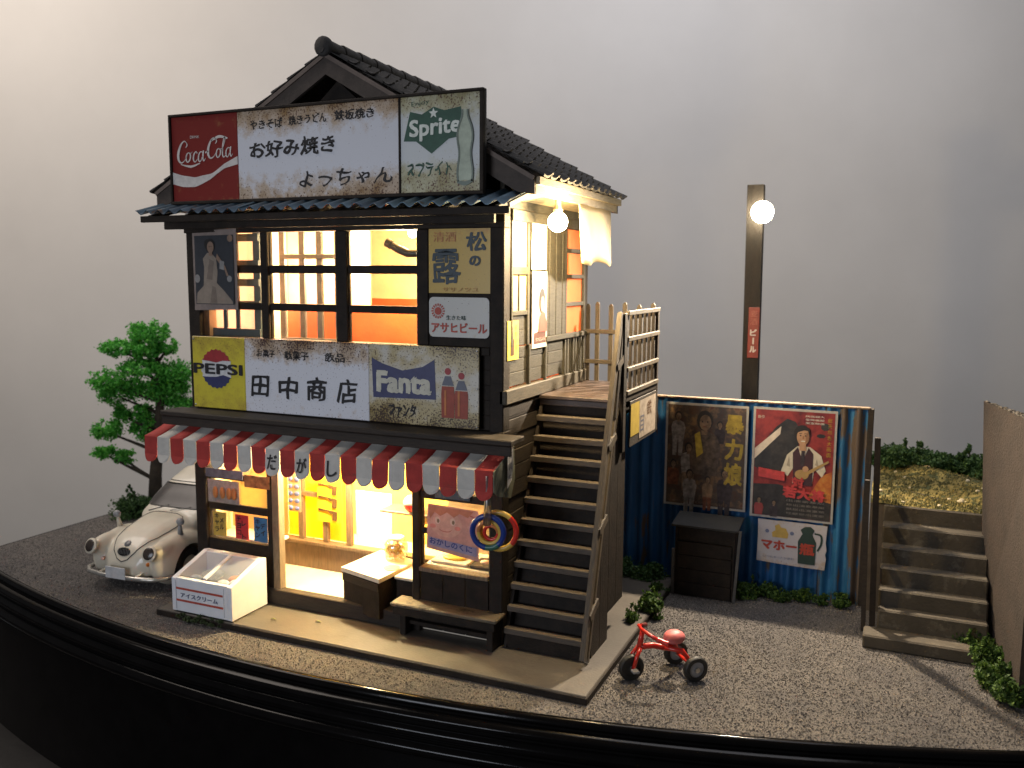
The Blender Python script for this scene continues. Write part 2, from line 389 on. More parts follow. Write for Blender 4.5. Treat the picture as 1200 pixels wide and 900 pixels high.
# raised terrace behind the concrete steps
SOIL = mat('yellow sandy soil', (.24, .18, .05), .95, .7, 3.6, None, 1, 22, wear=((.07, .075, .025), 7, .50))
mb = MB()
def hz(u, v_):
    x = 4.18+u*5.2; y = 3.53+v_*3.2; return (x, y, 1.50+(.06+.05*math.sin(x*3.1+y*2)+.045*math.sin(y*7+x*5)+.02*random.random())*min(1, v_*6+.1))
mb.grid(hz, 60, 40)
tag(mb.build('terrace_ground', SOIL, smooth=True), kind='structure')
mb = MB(); mb.box(4.18, 9.4, 3.54, 6.9, -.098, 1.49)
tag(mb.build('terrace_bank', mat('brown bank', (.09, .07, .05), .9)), kind='structure')
mb = MB()
for i in range(5200):
    x, y = random.uniform(4.2, 6.1), 3.55+2.5*random.random()**1.2; r = random.uniform(.012, .034)
    z = 1.5+(.06+.05*math.sin(x*3.1+y*2)+.045*math.sin(y*7+x*5))*min(1, (y-3.53)/3.2*6+.1)
    a = random.random()*6.28; c1, s1 = math.cos(a), math.sin(a)
    mb.add([(x+r*c1, y+r*s1, z-.01), (x-r*s1, y+r*c1, z-.01), (x-r*c1, y-r*s1, z-.01), (x+r*s1, y-r*c1, z-.01), (x+r*.3, y, z+r*random.uniform(.7, 1.6))], [(0, 1, 4), (1, 2, 4), (2, 3, 4), (3, 0, 4)])
m, nt, b, tc = base_mat('terrace crumbs')
nt.links.new(_ramp(nt, _noise(nt, tc.outputs['Object'], 16, 3, None, .9), [(.32, (.025, .028, .01)), (.50, (.09, .082, .022)), (.66, (.30, .225, .06)), (.80, (.52, .41, .18))]), b.inputs['Base Color']); b.inputs['Roughness'].default_value = .9
tag(mb.build('terrace_gravel', m, fix=False), 'crumbly yellow brown gravel spread over the raised terrace', 'gravel', kind='stuff')
# pale stones and dry tufts on the terrace
STONE = mat('pale stone', (.62, .52, .33), .8, .2)
for i in range(22):
    x, y = random.uniform(4.25, 5.9), 3.6+2.2*random.random()**1.4; r = random.uniform(.018, .045)
    z = 1.5+(.06+.05*math.sin(x*3.1+y*2)+.045*math.sin(y*7+x*5))*min(1, (y-3.53)/3.2*6+.1)
    mb = MB(); mb.ball((x, y, z+r*.35), (r*random.uniform(.8, 1.4), r, r*.7), 7, 5)
    tag(mb.build('stone', STONE, smooth=50), 'small pale stone half sunk in the sandy terrace gravel', 'stone', 'pale stones on the sandy terrace')
# ------------------------------------------------------------------ THE SHOP HOUSE
H = thing('shop_house', (-2.5, 1.6, 0), 'two storey dark wooden shop house with tiled gable roof, lit from inside', 'house')
D = 3.15
# corner and middle posts
for bx in ((-5.0, -4.79, 0, .2, 0, 5.45), (-.19, -.002, .0, .2, 0, 5.5), (-.19, -.002, D-.2, D, 0, 5.4), (-5.0, -4.79, D-.2, D, 0, 5.4)): B('corner_post', BLACKW, H, *bx, c=.012)
for x0, x1 in ((-3.70, -3.57), (-2.46, -2.28), (-1.23, -1.06)): B('window_post', BLACKW, H, x0, x1, .02, .14, 3.80, 5.26, c=.01)
B('header_beam', BLACKW, H, -5.02, .01, -.02, .16, 5.26, 5.42, c=.01)
B('sill_beam', BLACKW, H, -4.79, -.19, .0, .16, 3.70, 3.80, c=.008)
B('floor_beam', BLACKW, H, -5.02, .01, -.03, .2, 2.62, 2.76, c=.01)
mb = MB(); 
for k in range(5): mb.box(-4.79, -.19, .06, .1, 2.76+k*.19, 2.76+(k+1)*.19-.001, c=.004)
mb.build('spandrel_boards', BLACKW, H)
# upper windows of three rows
def window(x0, x1, rows, y=.05, bars=(), fr=.035, parent=H, mtl=BLACKW, glass=GLASS):
    z0, z1 = rows[0][0], rows[-1][1]; mb = MB()
    for a, b_ in zip(rows[:-1], rows[1:]): mb.box(x0, x1, y, y+.06, a[1], b_[0], c=.006)
    mb.box(x0, x0+fr*.5, y+.01, y+.05, z0, z1); mb.box(x1-fr*.5, x1, y+.01, y+.05, z0, z1)
    for bx in bars: mb.box(bx-.02, bx+.02, y+.005, y+.055, z0, z1)
    w = mb.build('window', mtl, parent)
    for a in rows: B('pane', glass, w, x0+fr*.5, x1-fr*.5, y+.028, y+.034, a[0]+.001, a[1]-.001, c=0)
    return w
R3 = ((3.81, 4.19), (4.29, 4.70), (4.81, 5.25))
window(-4.79, -3.70, R3); window(-3.57, -2.46, R3); window(-2.28, -1.23, R3)
B('wall_panel', BLACKW, H, -1.06, -.19, .04, .1, 3.80, 5.26)
# floors, ceilings, inner and rear walls
B('upper_floor', BROWNW, H, -4.98, -.02, .2, D-.02, 2.92, 3.06)
B('upper_ceiling', CREAMW, H, -4.98, -.02, .16, D-.02, 5.44, 5.50)
B('shop_floor', WHITEF, H, -4.79, -.2, .06, D-.02, .005, .10)
B('shop_ceiling', CREAMW, H, -4.79, -.2, .16, D-.06, 2.55, 2.61)
B('upper_rear_wall', CREAMW, H, -4.79, -.2, D-.10, D-.04, 3.06, 5.44)
B('wainscot', ORANGEW, H, -4.79, -.2, D-.14, D-.105, 3.06, 4.30)
B('shop_rear_wall', YELLOWW, H, -4.79, -.2, D-.10, D-.04, .10, 2.55)
B('left_wall', BROWNW, H, -5.0, -4.94, .2, D-.2, 0, 5.44)
B('inner_left_wall', CREAMW, H, -4.93, -4.80, .2, D-.2, 3.06, 5.44)
B('inner_shop_left_wall', CREAMW, H, -4.93, -4.80, .2, D-.2, .1, 2.55)
for k in range(22): B('rear_plank', BROWNW, H, -4.79, -.2, D-.03, D, k*.2475, k*.2475+.24)
# orange fitted cupboard and cream partition seen through the right bay
B('cupboard', ORANGEW, H, -4.3, -.45, 1.35, 1.5, 3.06, 4.18)
B('partition', CREAMW, H, -2.0, -.5, 1.55, 1.6, 3.06, 5.44)
PINKW = mat('pinkish plaster', (.75, .42, .28), .7, .12, 3)
B('partition', PINKW, H, -4.78, -3.2, 2.0, 2.05, 3.06, 5.44)
# wooden lattice screens inside the left and middle bays
LATW = mat('grey lattice wood', (.13, .12, .11), .6, .25)
t = thing('lattice_screen', (-2.75, .95, 3.06), 'grey wooden lattice partition standing inside behind the middle upper window', 'screen')
for x in (-4.07, -3.71, -3.40, -3.08): B('lattice_post', LATW, t, x-.05, x+.05, .95, 1.0, 3.06, 5.42)
for z in (3.72, 4.95, 5.35): B('lattice_rail', LATW, t, -4.1, -3.04, .93, .95, z-.035, z+.035)
B('lattice_panel', mat('dull grey panel', (.17, .16, .15)), t, -4.1, -3.04, .96, .99, 3.06, 3.55)
t = thing('lattice_screen', (-4.2, .3, 3.06), 'dark blue grey window lattice of small squares behind the upper left window', 'screen')
LB = mat('blue grey lattice paint', (.045, .065, .075), .5, .2)
for x in (-4.86, -4.60, -4.37, -4.0): B('lattice_post', LB, t, x-(.06 if x > -4.2 else .03), x+(.06 if x > -4.2 else .03), .30, .34, 3.7, 5.3)
for z in (3.85, 4.25, 4.565, 4.83, 5.20): B('lattice_rail', LB, t, -4.92, -3.94, .27, .30, z-(.10 if z < 4 else .05), z+.055)
B('lattice_backing', paper('rose shoji paper', (.95, .80, .74), .65), t, -4.92, -3.94, .345, .35, 3.7, 5.3, c=0)
# stove pipe inside the right bay
t = thing('stove_pipe', (-1.4, .4, 5.0), 'black bent stove pipe end seen through the upper right window', 'pipe')
p = [(-1.84+.02, .35, 5.10), (-1.70, .35, 5.03), (-1.55, .36, 4.97), (-1.40, .38, 4.97), (-1.29, .40, 5.05), (-1.22, .42, 5.2), (-1.19, .44, 5.4)]
MB().tube(p, .055, 12).build('pipe', mat('blackened metal', (.03, .028, .027), .35, metal=.6), t, smooth=60)
MB().tube([(-1.86, .35, 5.118), (-1.79, .35, 5.082)], .066, 14).build('pipe_collar', mat('blackened metal', (.03, .028, .027)), t)
# ---- right side wall, plane x = 0

zs = [(3.30, 3.47), (3.475, 3.64), (3.645, 3.79)]
for (a, b_) in zs:
    for y0, y1 in ((.2, .76), (.765, 1.5), (1.505, 2.08)):
        B('side_board', SIDEW, H, -.06, -.012+random.uniform(-.006, .01), y0, y1-.004, a, b_)
for y in (.78, 1.36): B('side_batten', SIDEW, H, -.01, .03, y-.03, y+.03, 3.28, 3.8)
for k in range(8):
    y = 2.1+k*.115; B('side_batten', SIDEW, H, -.03, .022, y, y+.065, 3.28, 3.79)
B('slat_backing', BLACKW, H, -.07, -.035, 2.08, 2.98, 3.28, 3.80)
B('side_sill', SIDEW, H, -.06, .05, 1.32, 3.02, 3.80, 3.87)
B('side_beam', mat('beam wood', (.062, .051, .034), .65, .4, 6, (6, 1, 6), .3, 20), H, -.06, .045, .0, 3.16, 3.10, 3.28, c=.012)
B('side_header', SIDEW, H, -.06, .03, .2, D, 5.36, 5.5)
# shoji windows near the front corner
SHOJI = paper('warm shoji paper', (.88, .76, .48), .55)
w = MB().box(-.05, .015, .2, .25, 3.8, 5.36).box(-.05, .015, .72, .79, 3.8, 5.36).box(-.05, .012, .25, .72, 4.70, 4.80).box(-.05, .012, .25, .72, 4.19, 4.25).box(-.03, .006, .455, .475, 4.25, 4.70).build('window', SIDEW, H)
B('pane', SHOJI, w, -.02, -.012, .25, .72, 4.80, 5.36, c=0); B('pane', SHOJI, w, -.02, -.012, .25, .455, 4.25, 4.70, c=0); B('pane', SHOJI, w, -.02, -.012, .475, .72, 4.25, 4.70, c=0)
B('side_board', SIDEW, H, -.06, -.015, .25, .72, 3.80, 4.0); B('side_board', SIDEW, H, -.06, -.018, .25, .72, 4.0, 4.19)
# boarded shutter: vertical boards
for k in range(6):
    y = 1.36+k*.125; B('shutter_board', SIDEW, H, -.05, .012+.006*(k % 2), y, y+.12, 3.87, 5.36)
B('side_board', SIDEW, H, -.06, -.01, .79, 1.36, 3.8, 5.36)
# small paned side window glowing orange
w = MB().box(-.05, .02, 2.11, 2.17, 3.87, 5.36).box(-.05, .02, 2.9, 2.97, 3.87, 5.36)
for z in (4.28, 4.68, 5.05): w.box(-.05, .018, 2.17, 2.9, z-.025, z+.035)
w = w.build('window', SIDEW, H)
AMBER = paper('amber window paper', (.82, .36, .16), .6)
for a, b_ in ((3.87, 4.25), (4.315, 4.655), (4.715, 5.02), (5.085, 5.36)): B('pane', AMBER, w, -.022, -.016, 2.17, 2.9, a, b_, c=0)
# lower side wall: rough horizontal planks, dark behind the stairs
for k in range(15):
    for y0, y1 in ((.2, 1.3), (1.306, 2.95)):
        B('side_plank', BROWNW, H, -.07, -.02+random.uniform(-.008, .012), y0, y1, .02+k*.205, .02+(k+1)*.205-.008)
# ---- lower front: left show window, doorway, right show window
B('door_jamb', mat('pale weathered wood', (.17, .13, .085)), H, -3.59, -3.47, -.01, .12, .2, 2.5, c=.008)
B('window_stile', BLACKW, H, -3.68, -3.60, .0, .12, .2, 2.5)
B('door_sill', BROWNW, H, -4.79, -1.30, -.05, .10, .0, .22, c=.01)
B('lower_panel', BLACKW, H, -4.79, -3.60, .02, .10, .22, .82)
LR = ((.84, 1.25), (1.36, 1.72), (1.80, 2.2))
window(-4.76, -3.68, LR, y=.02)
B('door_header', BROWNW, H, -4.79, -.19, .0, .14, 2.42, 2.58)
B('door_post', BLACKW, H, -1.30, -1.19, -.02, .14, 0, 2.45, c=.01)
window(-1.19, -.19, ((.90, 1.33), (1.40, 1.80), (1.90, 2.3)), y=.02)
for k in range(3): B('lower_panel_board', BLACKW, H, -1.18+k*.33, -1.18+k*.33+.322, .0, .06, .05, .82)
B('window_sill', mat('pale weathered wood', (.17, .13, .085)), H, -1.19, -.19, -.035, .1, .83, .885)
B('shop_right_wall', CREAMW, H, -.19, -.075, .2, D-.2, .1, 2.55)
# ---- ledge shelf above the awning
L0 = B('ledge_board', BROWNW, H, -5.18, .30, -.44, -.031, 2.68, 2.75, c=.012)
B('ledge_fascia', BROWNW, H, -5.17, .29, -.425, -.38, 2.555, 2.675, c=.008)
B('ledge_return', BROWNW, H, .05, .3, -.35, .12, 2.72, 2.80, c=.01) if 0 else None
# ---- inner partition wall of the shop (y 1.2)
P = thing('shop_counter_wall', (-3.0, 1.2, .1), 'low wooden partition with window posts and rails inside the shop doorway', 'partition')
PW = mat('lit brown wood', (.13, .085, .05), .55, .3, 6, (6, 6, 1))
B('base_panel', PW, P, -4.75, -1.35, 1.22, 1.28, .10, .50); B('rail', PW, P, -4.75, -1.2, 1.14, 1.32, .50, .56, c=.01)
for x in (-4.46, -4.02, -3.56, -3.13): B('post', PW, P, x-.045, x+.045, 1.2, 1.28, .56, 2.5)
B('rail', PW, P, -4.75, -3.6, 1.19, 1.27, 1.26, 1.33)
B('back_sheet', paper('yellow glowing film', (.95, .72, .08), .5), P, -4.75, -3.13, 1.34, 1.345, .56, 2.5, c=0)
# ------------------------------------------------------------------ ROOF
RX, RZ = -2.4, 7.47; EL, ER, EZ = -5.34, .50, 5.84; YF, YB = -.20, 3.12
RF = B('roof', GABLEW, H, RX-.04, RX+.04, YF+.05, YB-.02, RZ-.26, RZ-.10)
for s, ex in ((-1, EL), (1, ER)):
    dx = ex-RX; dz = EZ-RZ; L = math.hypot(dx, dz); ux, uz = dx/L, dz/L; nx, nz = -uz*s*(1 if s > 0 else 1), abs(ux)
    nx = (-uz if s > 0 else uz); nz = abs(ux)
    # slab under the tiles
    MB().add([(RX+nx*q, y, RZ+nz*q-.02) if e == 0 else (ex+nx*q, y, EZ+nz*q-.02) for y in (YF+.04, YB-.04) for e in (0, 1) for q in (0, -.05)],
             [(0, 1, 3, 2), (4, 6, 7, 5), (0, 4, 5, 1), (2, 3, 7, 6), (0, 2, 6, 4), (1, 5, 7, 3)]).build('roof_deck', GABLEW, RF)
    # bargeboards front and rear
    for y0_, y1_ in ((YF+.0, YF+.05), (YB-.08, YB-.03)):
        MB().prism([(RX, RZ-.03), (ex-s*.03, EZ-.03), (ex-s*.03, EZ-.22), (ex-s*.25, EZ-.18), (RX, RZ-.27)], lambda u, v: (u, y0_, v), lambda u, v: (u, y1_, v)).build('bargeboard', GABLEW, RF)
    MB().beam(Vector((RX-s*.0, YF-.012, RZ-.035)), Vector((ex-s*.03, YF-.012, EZ-.04)), .03, .05).build('bargeboard_trim', mat('lighter umber board', (.15, .115, .095), .7), RF)
    # tiles
    rows, cols = 11, 13; tl = (L+.03)/rows; tw = (YB-YF)/cols
    mb = MB(); prof_ = [(0, .012), (.18, .0), (.45, -.004), (.7, .01), (.86, .045), (1, .045)]
    vs = []
    for lz, th in ((0, 0), (tl*1.14, .032)):
        for q, hh in prof_: vs.append((q*tw, lz, hh+th))
    for q, hh in prof_: vs.append((q*tw, tl*1.14, hh+.032-.03))
    m_ = len(prof_)
    F = [(i, i+1, m_+i+1, m_+i) for i in range(m_-1)]+[(m_+i, m_+i+1, 2*m_+i+1, 2*m_+i) for i in range(m_-1)]
    mb.add(vs, F+[(m_-1, 2*m_-1, 3*m_-1), (0, 2*m_, m_)])
    me = bpy.data.meshes.new('roof_tile'); me.from_pydata(mb.v, [], mb.f); me.materials.append(TILE)
    bo = base_of(RF)
    for r in range(rows):
        for c_ in range(cols):
            o = bpy.data.objects.new('roof_tile', me); COL.objects.link(o); o.parent = RF
            q = r*tl; jit = random.uniform(-.006, .008)
            Pp = Vector((RX+ux*(q+jit*2)+nx*(.012+jit), YF+c_*tw, RZ+uz*(q+jit*2)+nz*(.012+jit)))
            Mx = Matrix(((0, ux, nx), (1, 0, 0), (0, uz, nz))).to_4x4(); o.matrix_local = Matrix.Translation(Pp-bo) @ Mx
# ridge caps
for k in range(9):
    y = YF-.03+k*.37; MB().tube([(RX, y, RZ+.06), (RX, y+.355, RZ+.052)], [.105, .095], 10).build('ridge_tile', TILE, RF, smooth=50)
MB().lathe((RX, YF-.035, RZ+.06), [(.02, -.05), (.10, -.045), (.125, -.02), (.125, .03), (.10, .05)], 14, 'y').build('ridge_end_tile', TILE, RF, smooth=50)
MB().lathe((RX, YF-.075, RZ+.02), [(.02, -.02), (.05, -.02), (.05, .02)], 10, 'y').build('ridge_end_tile', TILE, RF)
# gable infill
MB().prism([(-4.4, 5.5), (-.4, 5.5), (RX, RZ-.3)], lambda u, v: (u, .06, v), lambda u, v: (u, .12, v)).build('gable_wall', BLACKW, RF)
MB().prism([(-4.9, 5.5), (-.05, 5.5), (RX, RZ-.2)], lambda u, v: (u, D-.1, v), lambda u, v: (u, D-.04, v)).build('gable_wall', BROWNW, RF)
# eave gutter and soffit on the lit side
GUT = mat('pale eave wood', (.30, .24, .15), .6, .3, 6, (6, 1, 6))
MB().beam((ER+.0, YF+.03, EZ-.06), (ER+.0, YB-.03, EZ-.06), .05, .09).build('eave_board', GUT, RF)
MB().beam((ER-.06, YF+.03, EZ-.155), (ER-.06, YB-.06, EZ-.155), .06, .10).build('eave_board', GUT, RF)
MB().add([(0, YF+.05, 5.62), (ER-.08, YF+.05, EZ-.12), (ER-.08, YB-.05, EZ-.12), (0, YB-.05, 5.62)], [(0, 1, 2, 3)]).build('soffit', GUT, RF, fix=False)
B('side_wall_top', SIDEW, RF, -.06, 0, .0, D, 5.5, 5.85)
MB().beam((EL+.1, YF+.05, EZ-.2), (EL+.1, YB-.05, EZ-.2), .08, .14).build('eave_board', mat('tan eave end', (.30, .2, .11)), RF)
# corrugated front eave
m, nt, b, tc = base_mat('blue grey corrugated tin'); v = tc.outputs['Object']
c = _ramp(nt, _noise(nt, v, 2.2, 4, (1, .6, 1)), [(.3, (.05, .075, .11)), (.5, (.08, .14, .20)), (.7, (.13, .22, .30))])
c = _mix(nt, _ramp(nt, _noise(nt, v, 9, 5, (1, .5, 1), .7), [(.58, (0, 0, 0)), (.64, (1, 1, 1))]), c, (.10, .06, .04))
nt.links.new(c, b.inputs['Base Color']); b.inputs['Roughness'].default_value = .42; b.inputs['Metallic'].default_value = .3; TIN = m
CE = thing('corrugated_eave', (-2.4, -.3, 5.55), 'narrow blue grey corrugated tin eave below the upper signboard', 'eave')
def sheet(name, x0, x1, f0, f1, per, amp, mt, parent, up_=(0, 0, 1), th=.008):
    """wavy sheet between the lines f0(x) and f1(x)"""
    n_ = int((x1-x0)/per*8)+1; vs = []; U = Vector(up_)
    for i in range(n_):
        x = x0+(x1-x0)*i/(n_-1); w_ = U*(amp*math.cos(2*math.pi*(x-x0)/per))
        for q in (0, 1):
            vs += [Vector(f0(x))+w_+U*th*q, Vector(f1(x))+w_+U*th*q]
    F = []
    for i in range(n_-1):
        a, b2 = i*4, (i+1)*4
        F += [(a, b2, b2+1, a+1), (a+2, a+3, b2+3, b2+2), (a+1, b2+1, b2+3, a+3), (a, a+2, b2+2, b2)]
    return MB().add(vs, F).build(name, mt, parent, smooth=60)
for k, (x0, x1, dz) in enumerate(((-5.2, -3.4, 0), (-3.45, -1.55, .012), (-1.6, .36, 0))):
    sheet('tin_sheet', x0, x1, lambda x: (x, -.0, 5.69+dz), lambda x: (x, -.70, 5.50+dz), .2, .028, TIN, CE)
B('fascia', BLACKW, CE, -5.14, .36, -.68, -.63, 5.375, 5.46)
B('fascia', BLACKW, CE, -5.1, .0, -.3, -.24, 5.3, 5.42)
for x in np.linspace(-5.0, .2, 9): MB().beam((x, -.02, 5.60), (x, -.64, 5.44), .05, .06).build('rafter', BLACKW, CE)
MB().beam((.35, .0, 5.66), (.35, -.66, 5.47), .03, .05).build('edge_trim', GUT, CE)
# ------------------------------------------------------------------ SIGNS
RED = (.20, .018, .014)
SWHITE = (.68, .69, .74)
# upper signboard: red panel, white rusted panel, green-and-white panel in one dark frame
T = thing('signboard', (-2.49, -.34, 5.6), 'long upper signboard with red, rusty white and green emblem panels under the roof gable', 'signboard')
x0, x1, z0, z1 = -4.87, -.10, 5.63, 6.83
MB().box(x0, x1, -.335, -.29, z0, z1).build('back_board', BLACK, T)
for bx in ((x0, x1, z1-.035, z1), (x0, x1, z0, z0+.04), (x0, x0+.035, z0+.04, z1-.035), (x1-.05, x1, z0+.04, z1-.035)):
    B('frame', BLACKW, T, bx[0], bx[1], -.385, -.335, bx[2], bx[3])
for x in (-4.2, -2.5, -.8): MB().beam((x, -.29, 5.75), (x, .02, 5.6), .06, .08).build('strut', BLACKW, T)
for x in (-4.0, -1.0): MB().beam((x, -.29, 6.6), (x, .08, 6.3), .05, .05).build('strut', BLACKW, T)
fy = -.360
pr = B('panel', enamel('red enamel', RED, .1, .1, 0), T, x0+.035, -3.70, fy, -.336, z0+.04, z1-.035)
pw = B('panel', enamel('rusty white enamel', SWHITE, .95, .8, .0), T, -3.698, -1.242, fy, -.336, z0+.04, z1-.035)
B('panel_divider', BLACKW, T, -1.242, -1.215, fy-.012, -.336, z0+.04, z1-.035)
pg = B('panel', enamel('stained grey green enamel', (.62, .65, .66), .75, .95, .05, (.42, .38, .14)), T, -1.215, x1-.05, fy, -.336, z0+.04, z1-.035)
F = Pl((0, fy, 0))
WPRINT = flat('white print', (.62, .58, .55)); GPRINT = flat('green print', (.025, .085, .055)); KPRINT = INK
# white wave across the red panel
top_, bot_ = [], []
for k in range(25):
    t = k/24; u = -4.83+t*1.128
    v = np.interp(t, (0, .15, .35, .6, .8, 1), (5.985, 5.94, 5.92, 5.99, 6.115, 6.18)); th = np.interp(t, (0, .2, .45, .65, .8, 1), (.16, .15, .11, .05, .06, .105))
    top_.append((u, v+th/2)); bot_.append((u, v-th/2))
mb = MB(); mb.add([F.p(u, v, 4*.001) for p in zip(top_, bot_) for u, v in p], [(2*i, 2*i+1, 2*i+3, 2*i+2) for i in range(24)]); mb.build('white_wave', WPRINT, pr, fix=False)
# script lettering, drawn stroke by stroke (C o c a - C o l a)
def scr(u, v, s, paths): return [[(u+a*s, v+b_*s+a*s*.10, w*s) for a, b_, w in p] for p in paths]
S = []
C_ = [[(.62, .95, .03), (.48, 1.06, .05), (.25, .92, .10), (.06, .55, .15), (.05, .2, .14), (.22, .0, .08), (.45, .08, .04), (.6, .28, .02)], [(.62, .95, .03), (.66, .84, .07), (.56, .72, .03)]]
o_ = [[(.28, .50, .04), (.12, .42, .07), (.06, .18, .09), (.16, .02, .06), (.32, .14, .08), (.36, .36, .08), (.27, .50, .04), (.40, .44, .02), (.5, .5, .02)]]
c_ = [[(.34, .42, .06), (.26, .52, .05), (.12, .40, .08), (.07, .16, .09), (.18, .01, .05), (.36, .14, .03)]]
a_ = [[(.36, .46, .05), (.22, .50, .05), (.09, .34, .08), (.08, .1, .08), (.2, .03, .05), (.34, .26, .04)], [(.42, .54, .08), (.36, .2, .09), (.42, .02, .06), (.54, .14, .02)]]
l_ = [[(.06, .3, .02), (.28, .86, .04), (.30, 1.05, .06), (.22, 1.0, .06), (.12, .55, .09), (.10, .15, .08), (.2, .02, .05), (.34, .16, .02)]]
sc_ = .262
for g, dx in ((C_, 0), (o_, .50), (c_, .98), (a_, 1.32)): S += scr(-4.73+dx*sc_, 6.18, sc_, g)
S += [[(-4.245, 6.30, .02), (-4.21, 6.315, .02), (-4.19, 6.32, .01)]]
for g, dx in ((C_, 0), (o_, .58), (l_, 1.0), (a_, 1.28)): S += scr(-4.205+dx*sc_*.88, 6.22, sc_*.93, g)
S += [[(-4.68, 6.165, .01), (-4.5, 6.13, .03), (-4.34, 6.17, .01)], [(-4.14, 6.45, .02), (-4.0, 6.50, .035), (-3.86, 6.47, .02)]]
strokes(F, S, WPRINT, pr)
text(F, 'DRINK', -4.50, -4.34, 6.50, 6.535, WPRINT, pr)
# brush lettering on the white panel
text(F, 'やきそば', -3.48, -2.96, 6.55, 6.67, KPRINT, pw, bold=.02, wob=.05, slope=.02)
text(F, '焼きうどん', -2.86, -2.28, 6.57, 6.69, KPRINT, pw, bold=.02, wob=.05, slope=.02)
text(F, '鉄板焼き', -2.16, -1.58, 6.585, 6.71, KPRINT, pw, bold=.025, wob=.05, slope=.01)
text(F, 'お好み焼き', -3.50, -2.16, 6.18, 6.40, KPRINT, pw, bold=.03, wob=.05, shear=.06, slope=.02)
text(F, 'よっちゃん', -2.72, -1.33, 5.78, 5.98, KPRINT, pw, bold=.012, wob=.07, shear=.1, slope=.02)
# green shield emblem, lettering and bottle
poly(F, [(-1.17, 6.28), (-1.08, 6.62), (-.92, 6.58), (-.76, 6.66), (-.62, 6.61), (-.40, 6.64), (-.38, 6.44), (-.34, 6.31), (-.56, 6.28), (-.79, 6.12), (-1.0, 6.27)], GPRINT, pg, 'emblem', 1)
text(F, 'Enjoy', -1.06, -.82, 6.66, 6.73, GPRINT, pg, off=1, slope=.1)
text(F, 'Sprite', -1.09, -.40, 6.26, 6.52, flat('pale print', (.68, .72, .66)), pg, off=2, bold=.035, slope=.05)
poly(F, [(-.76+r*math.sin(math.radians(a)), 6.585+r*math.cos(math.radians(a))) for a, r in ((k*36, .065 if k % 2 == 0 else .028) for k in range(10))], flat('pale print', (.6, .65, .6)), pg, 'star', 2)
text(F, 'スプライト', -1.13, -.52, 5.86, 6.03, GPRINT, pg, bold=.02, slope=.0, wob=.06)
GL = flat('grey green print', (.16, .2, .17)); GY = flat('pale green print', (.42, .48, .38))
bot = [(.0, .0), (.09, -.02), (.10, .10), (.075, .30), (.10, .48), (.085, .6), (.04, .72), (.035, .80)]
outl_b = [(-.34+a, 5.80+v) for a, v in bot]+[(-.34-a, 5.80+v) for a, v in bot[::-1]]
poly(F, outl_b, GY, pg, 'bottle_print', 3)
strokes(F, [[(-.34-s*a, 5.80+v, .022) for a, v in bot[1:]] for s in (1, -1)]+[[(-.44, 5.78, .03), (-.34, 5.755, .05), (-.24, 5.79, .03)]], GL, pg, 'bottle_print', 5)

# lower signboard
T = thing('signboard', (-2.6, -.03, 2.8), 'rusty lower signboard with round bottle cap emblem, directly above the striped awning', 'signboard')
x0, x1, z0, z1 = -4.90, -.31, 2.775, 3.80; fy = -.055
B('back_board', BLACK, T, x0, x1, -.03, -.0, z0, z1)
py = B('panel', enamel('rusty yellow enamel', (.62, .53, .05), .75, .35, .06, (.42, .30, .05)), T, x0, -3.955, fy, -.031, z0, z1)
pw = B('panel', enamel('rusty white tin', SWHITE, 1.05, .12, .02, rust=(.05, .02, .022), dark=1), T, -3.953, -1.91, fy, -.031, z0, z1)
pf = B('panel', enamel('stained beige enamel', (.57, .54, .47), .65, .85, .2, (.42, .31, .08), (.05, .025, .012), dark=1), T, -1.908, x1, fy, -.031, z0, z1)
F = Pl((0, fy, 0))
BLU = flat('dark blue print', (.035, .04, .12)); CRED = flat('dull red print', (.33, .03, .035)); CW = flat('off white print', (.62, .62, .62))
cu, cv, R = -4.46, 3.345, .275
poly(F, [(cu+(R+(.012 if k % 2 else -.008))*math.cos(math.pi*2*k/44), cv+(R+(.012 if k % 2 else -.008))*math.sin(math.pi*2*k/44)) for k in range(44)], CW, py, 'cap_emblem', 1)
t_ = [(cu+(R+(.012 if k % 2 else -.008))*math.cos(math.pi*2*k/44), cv+(R+(.012 if k % 2 else -.008))*math.sin(math.pi*2*k/44)) for k in range(3, 20)]
poly(F, t_+[(cu-.12, cv+.105), (cu, cv+.09), (cu+.12, cv+.12)], CRED, py, 'cap_emblem', 2)
t_ = [(cu+(R+(.012 if k % 2 else -.008))*math.cos(math.pi*2*k/44), cv+(R+(.012 if k % 2 else -.008))*math.sin(math.pi*2*k/44)) for k in range(25, 42)]
poly(F, t_+[(cu+.12, cv-.085), (cu, cv-.115), (cu-.12, cv-.12)], BLU, py, 'cap_emblem', 2)
text(F, 'PEPSI', -4.88, -3.99, 3.265, 3.42, INK, py, off=3, bold=.035)
text(F, 'お菓子', -3.73, -3.42, 3.55, 3.65, INK, pw, bold=.02, wob=.05); text(F, '駄菓子', -3.26, -2.86, 3.53, 3.65, INK, pw, bold=.02, wob=.05); text(F, '飲品', -2.60, -2.28, 3.53, 3.65, INK, pw, bold=.02, wob=.05)
for i, ch in enumerate('田中商店'): text(F, ch, -3.86+.48*i, -3.86+.48*i+.34, 2.98, 3.29+.01*(i > 1), INK, pw, bold=.03, wob=.03, shear=.08, slope=.03)
poly(F, [(-1.84, 3.10), (-1.86, 3.62), (-1.70, 3.55), (-1.40, 3.47), (-1.10, 3.53), (-.93, 3.63), (-.91, 3.12)], flat('faded blue print', (.045, .05, .13)), pf, 'emblem', 1)
text(F, 'Fanta', -1.79, -.97, 3.17, 3.46, flat('beige print', (.55, .53, .44)), pf, off=2, bold=.06)
text(F, 'ファンタ', -1.60, -1.20, 2.87, 3.04, INK, pf, bold=.045, wob=.03)
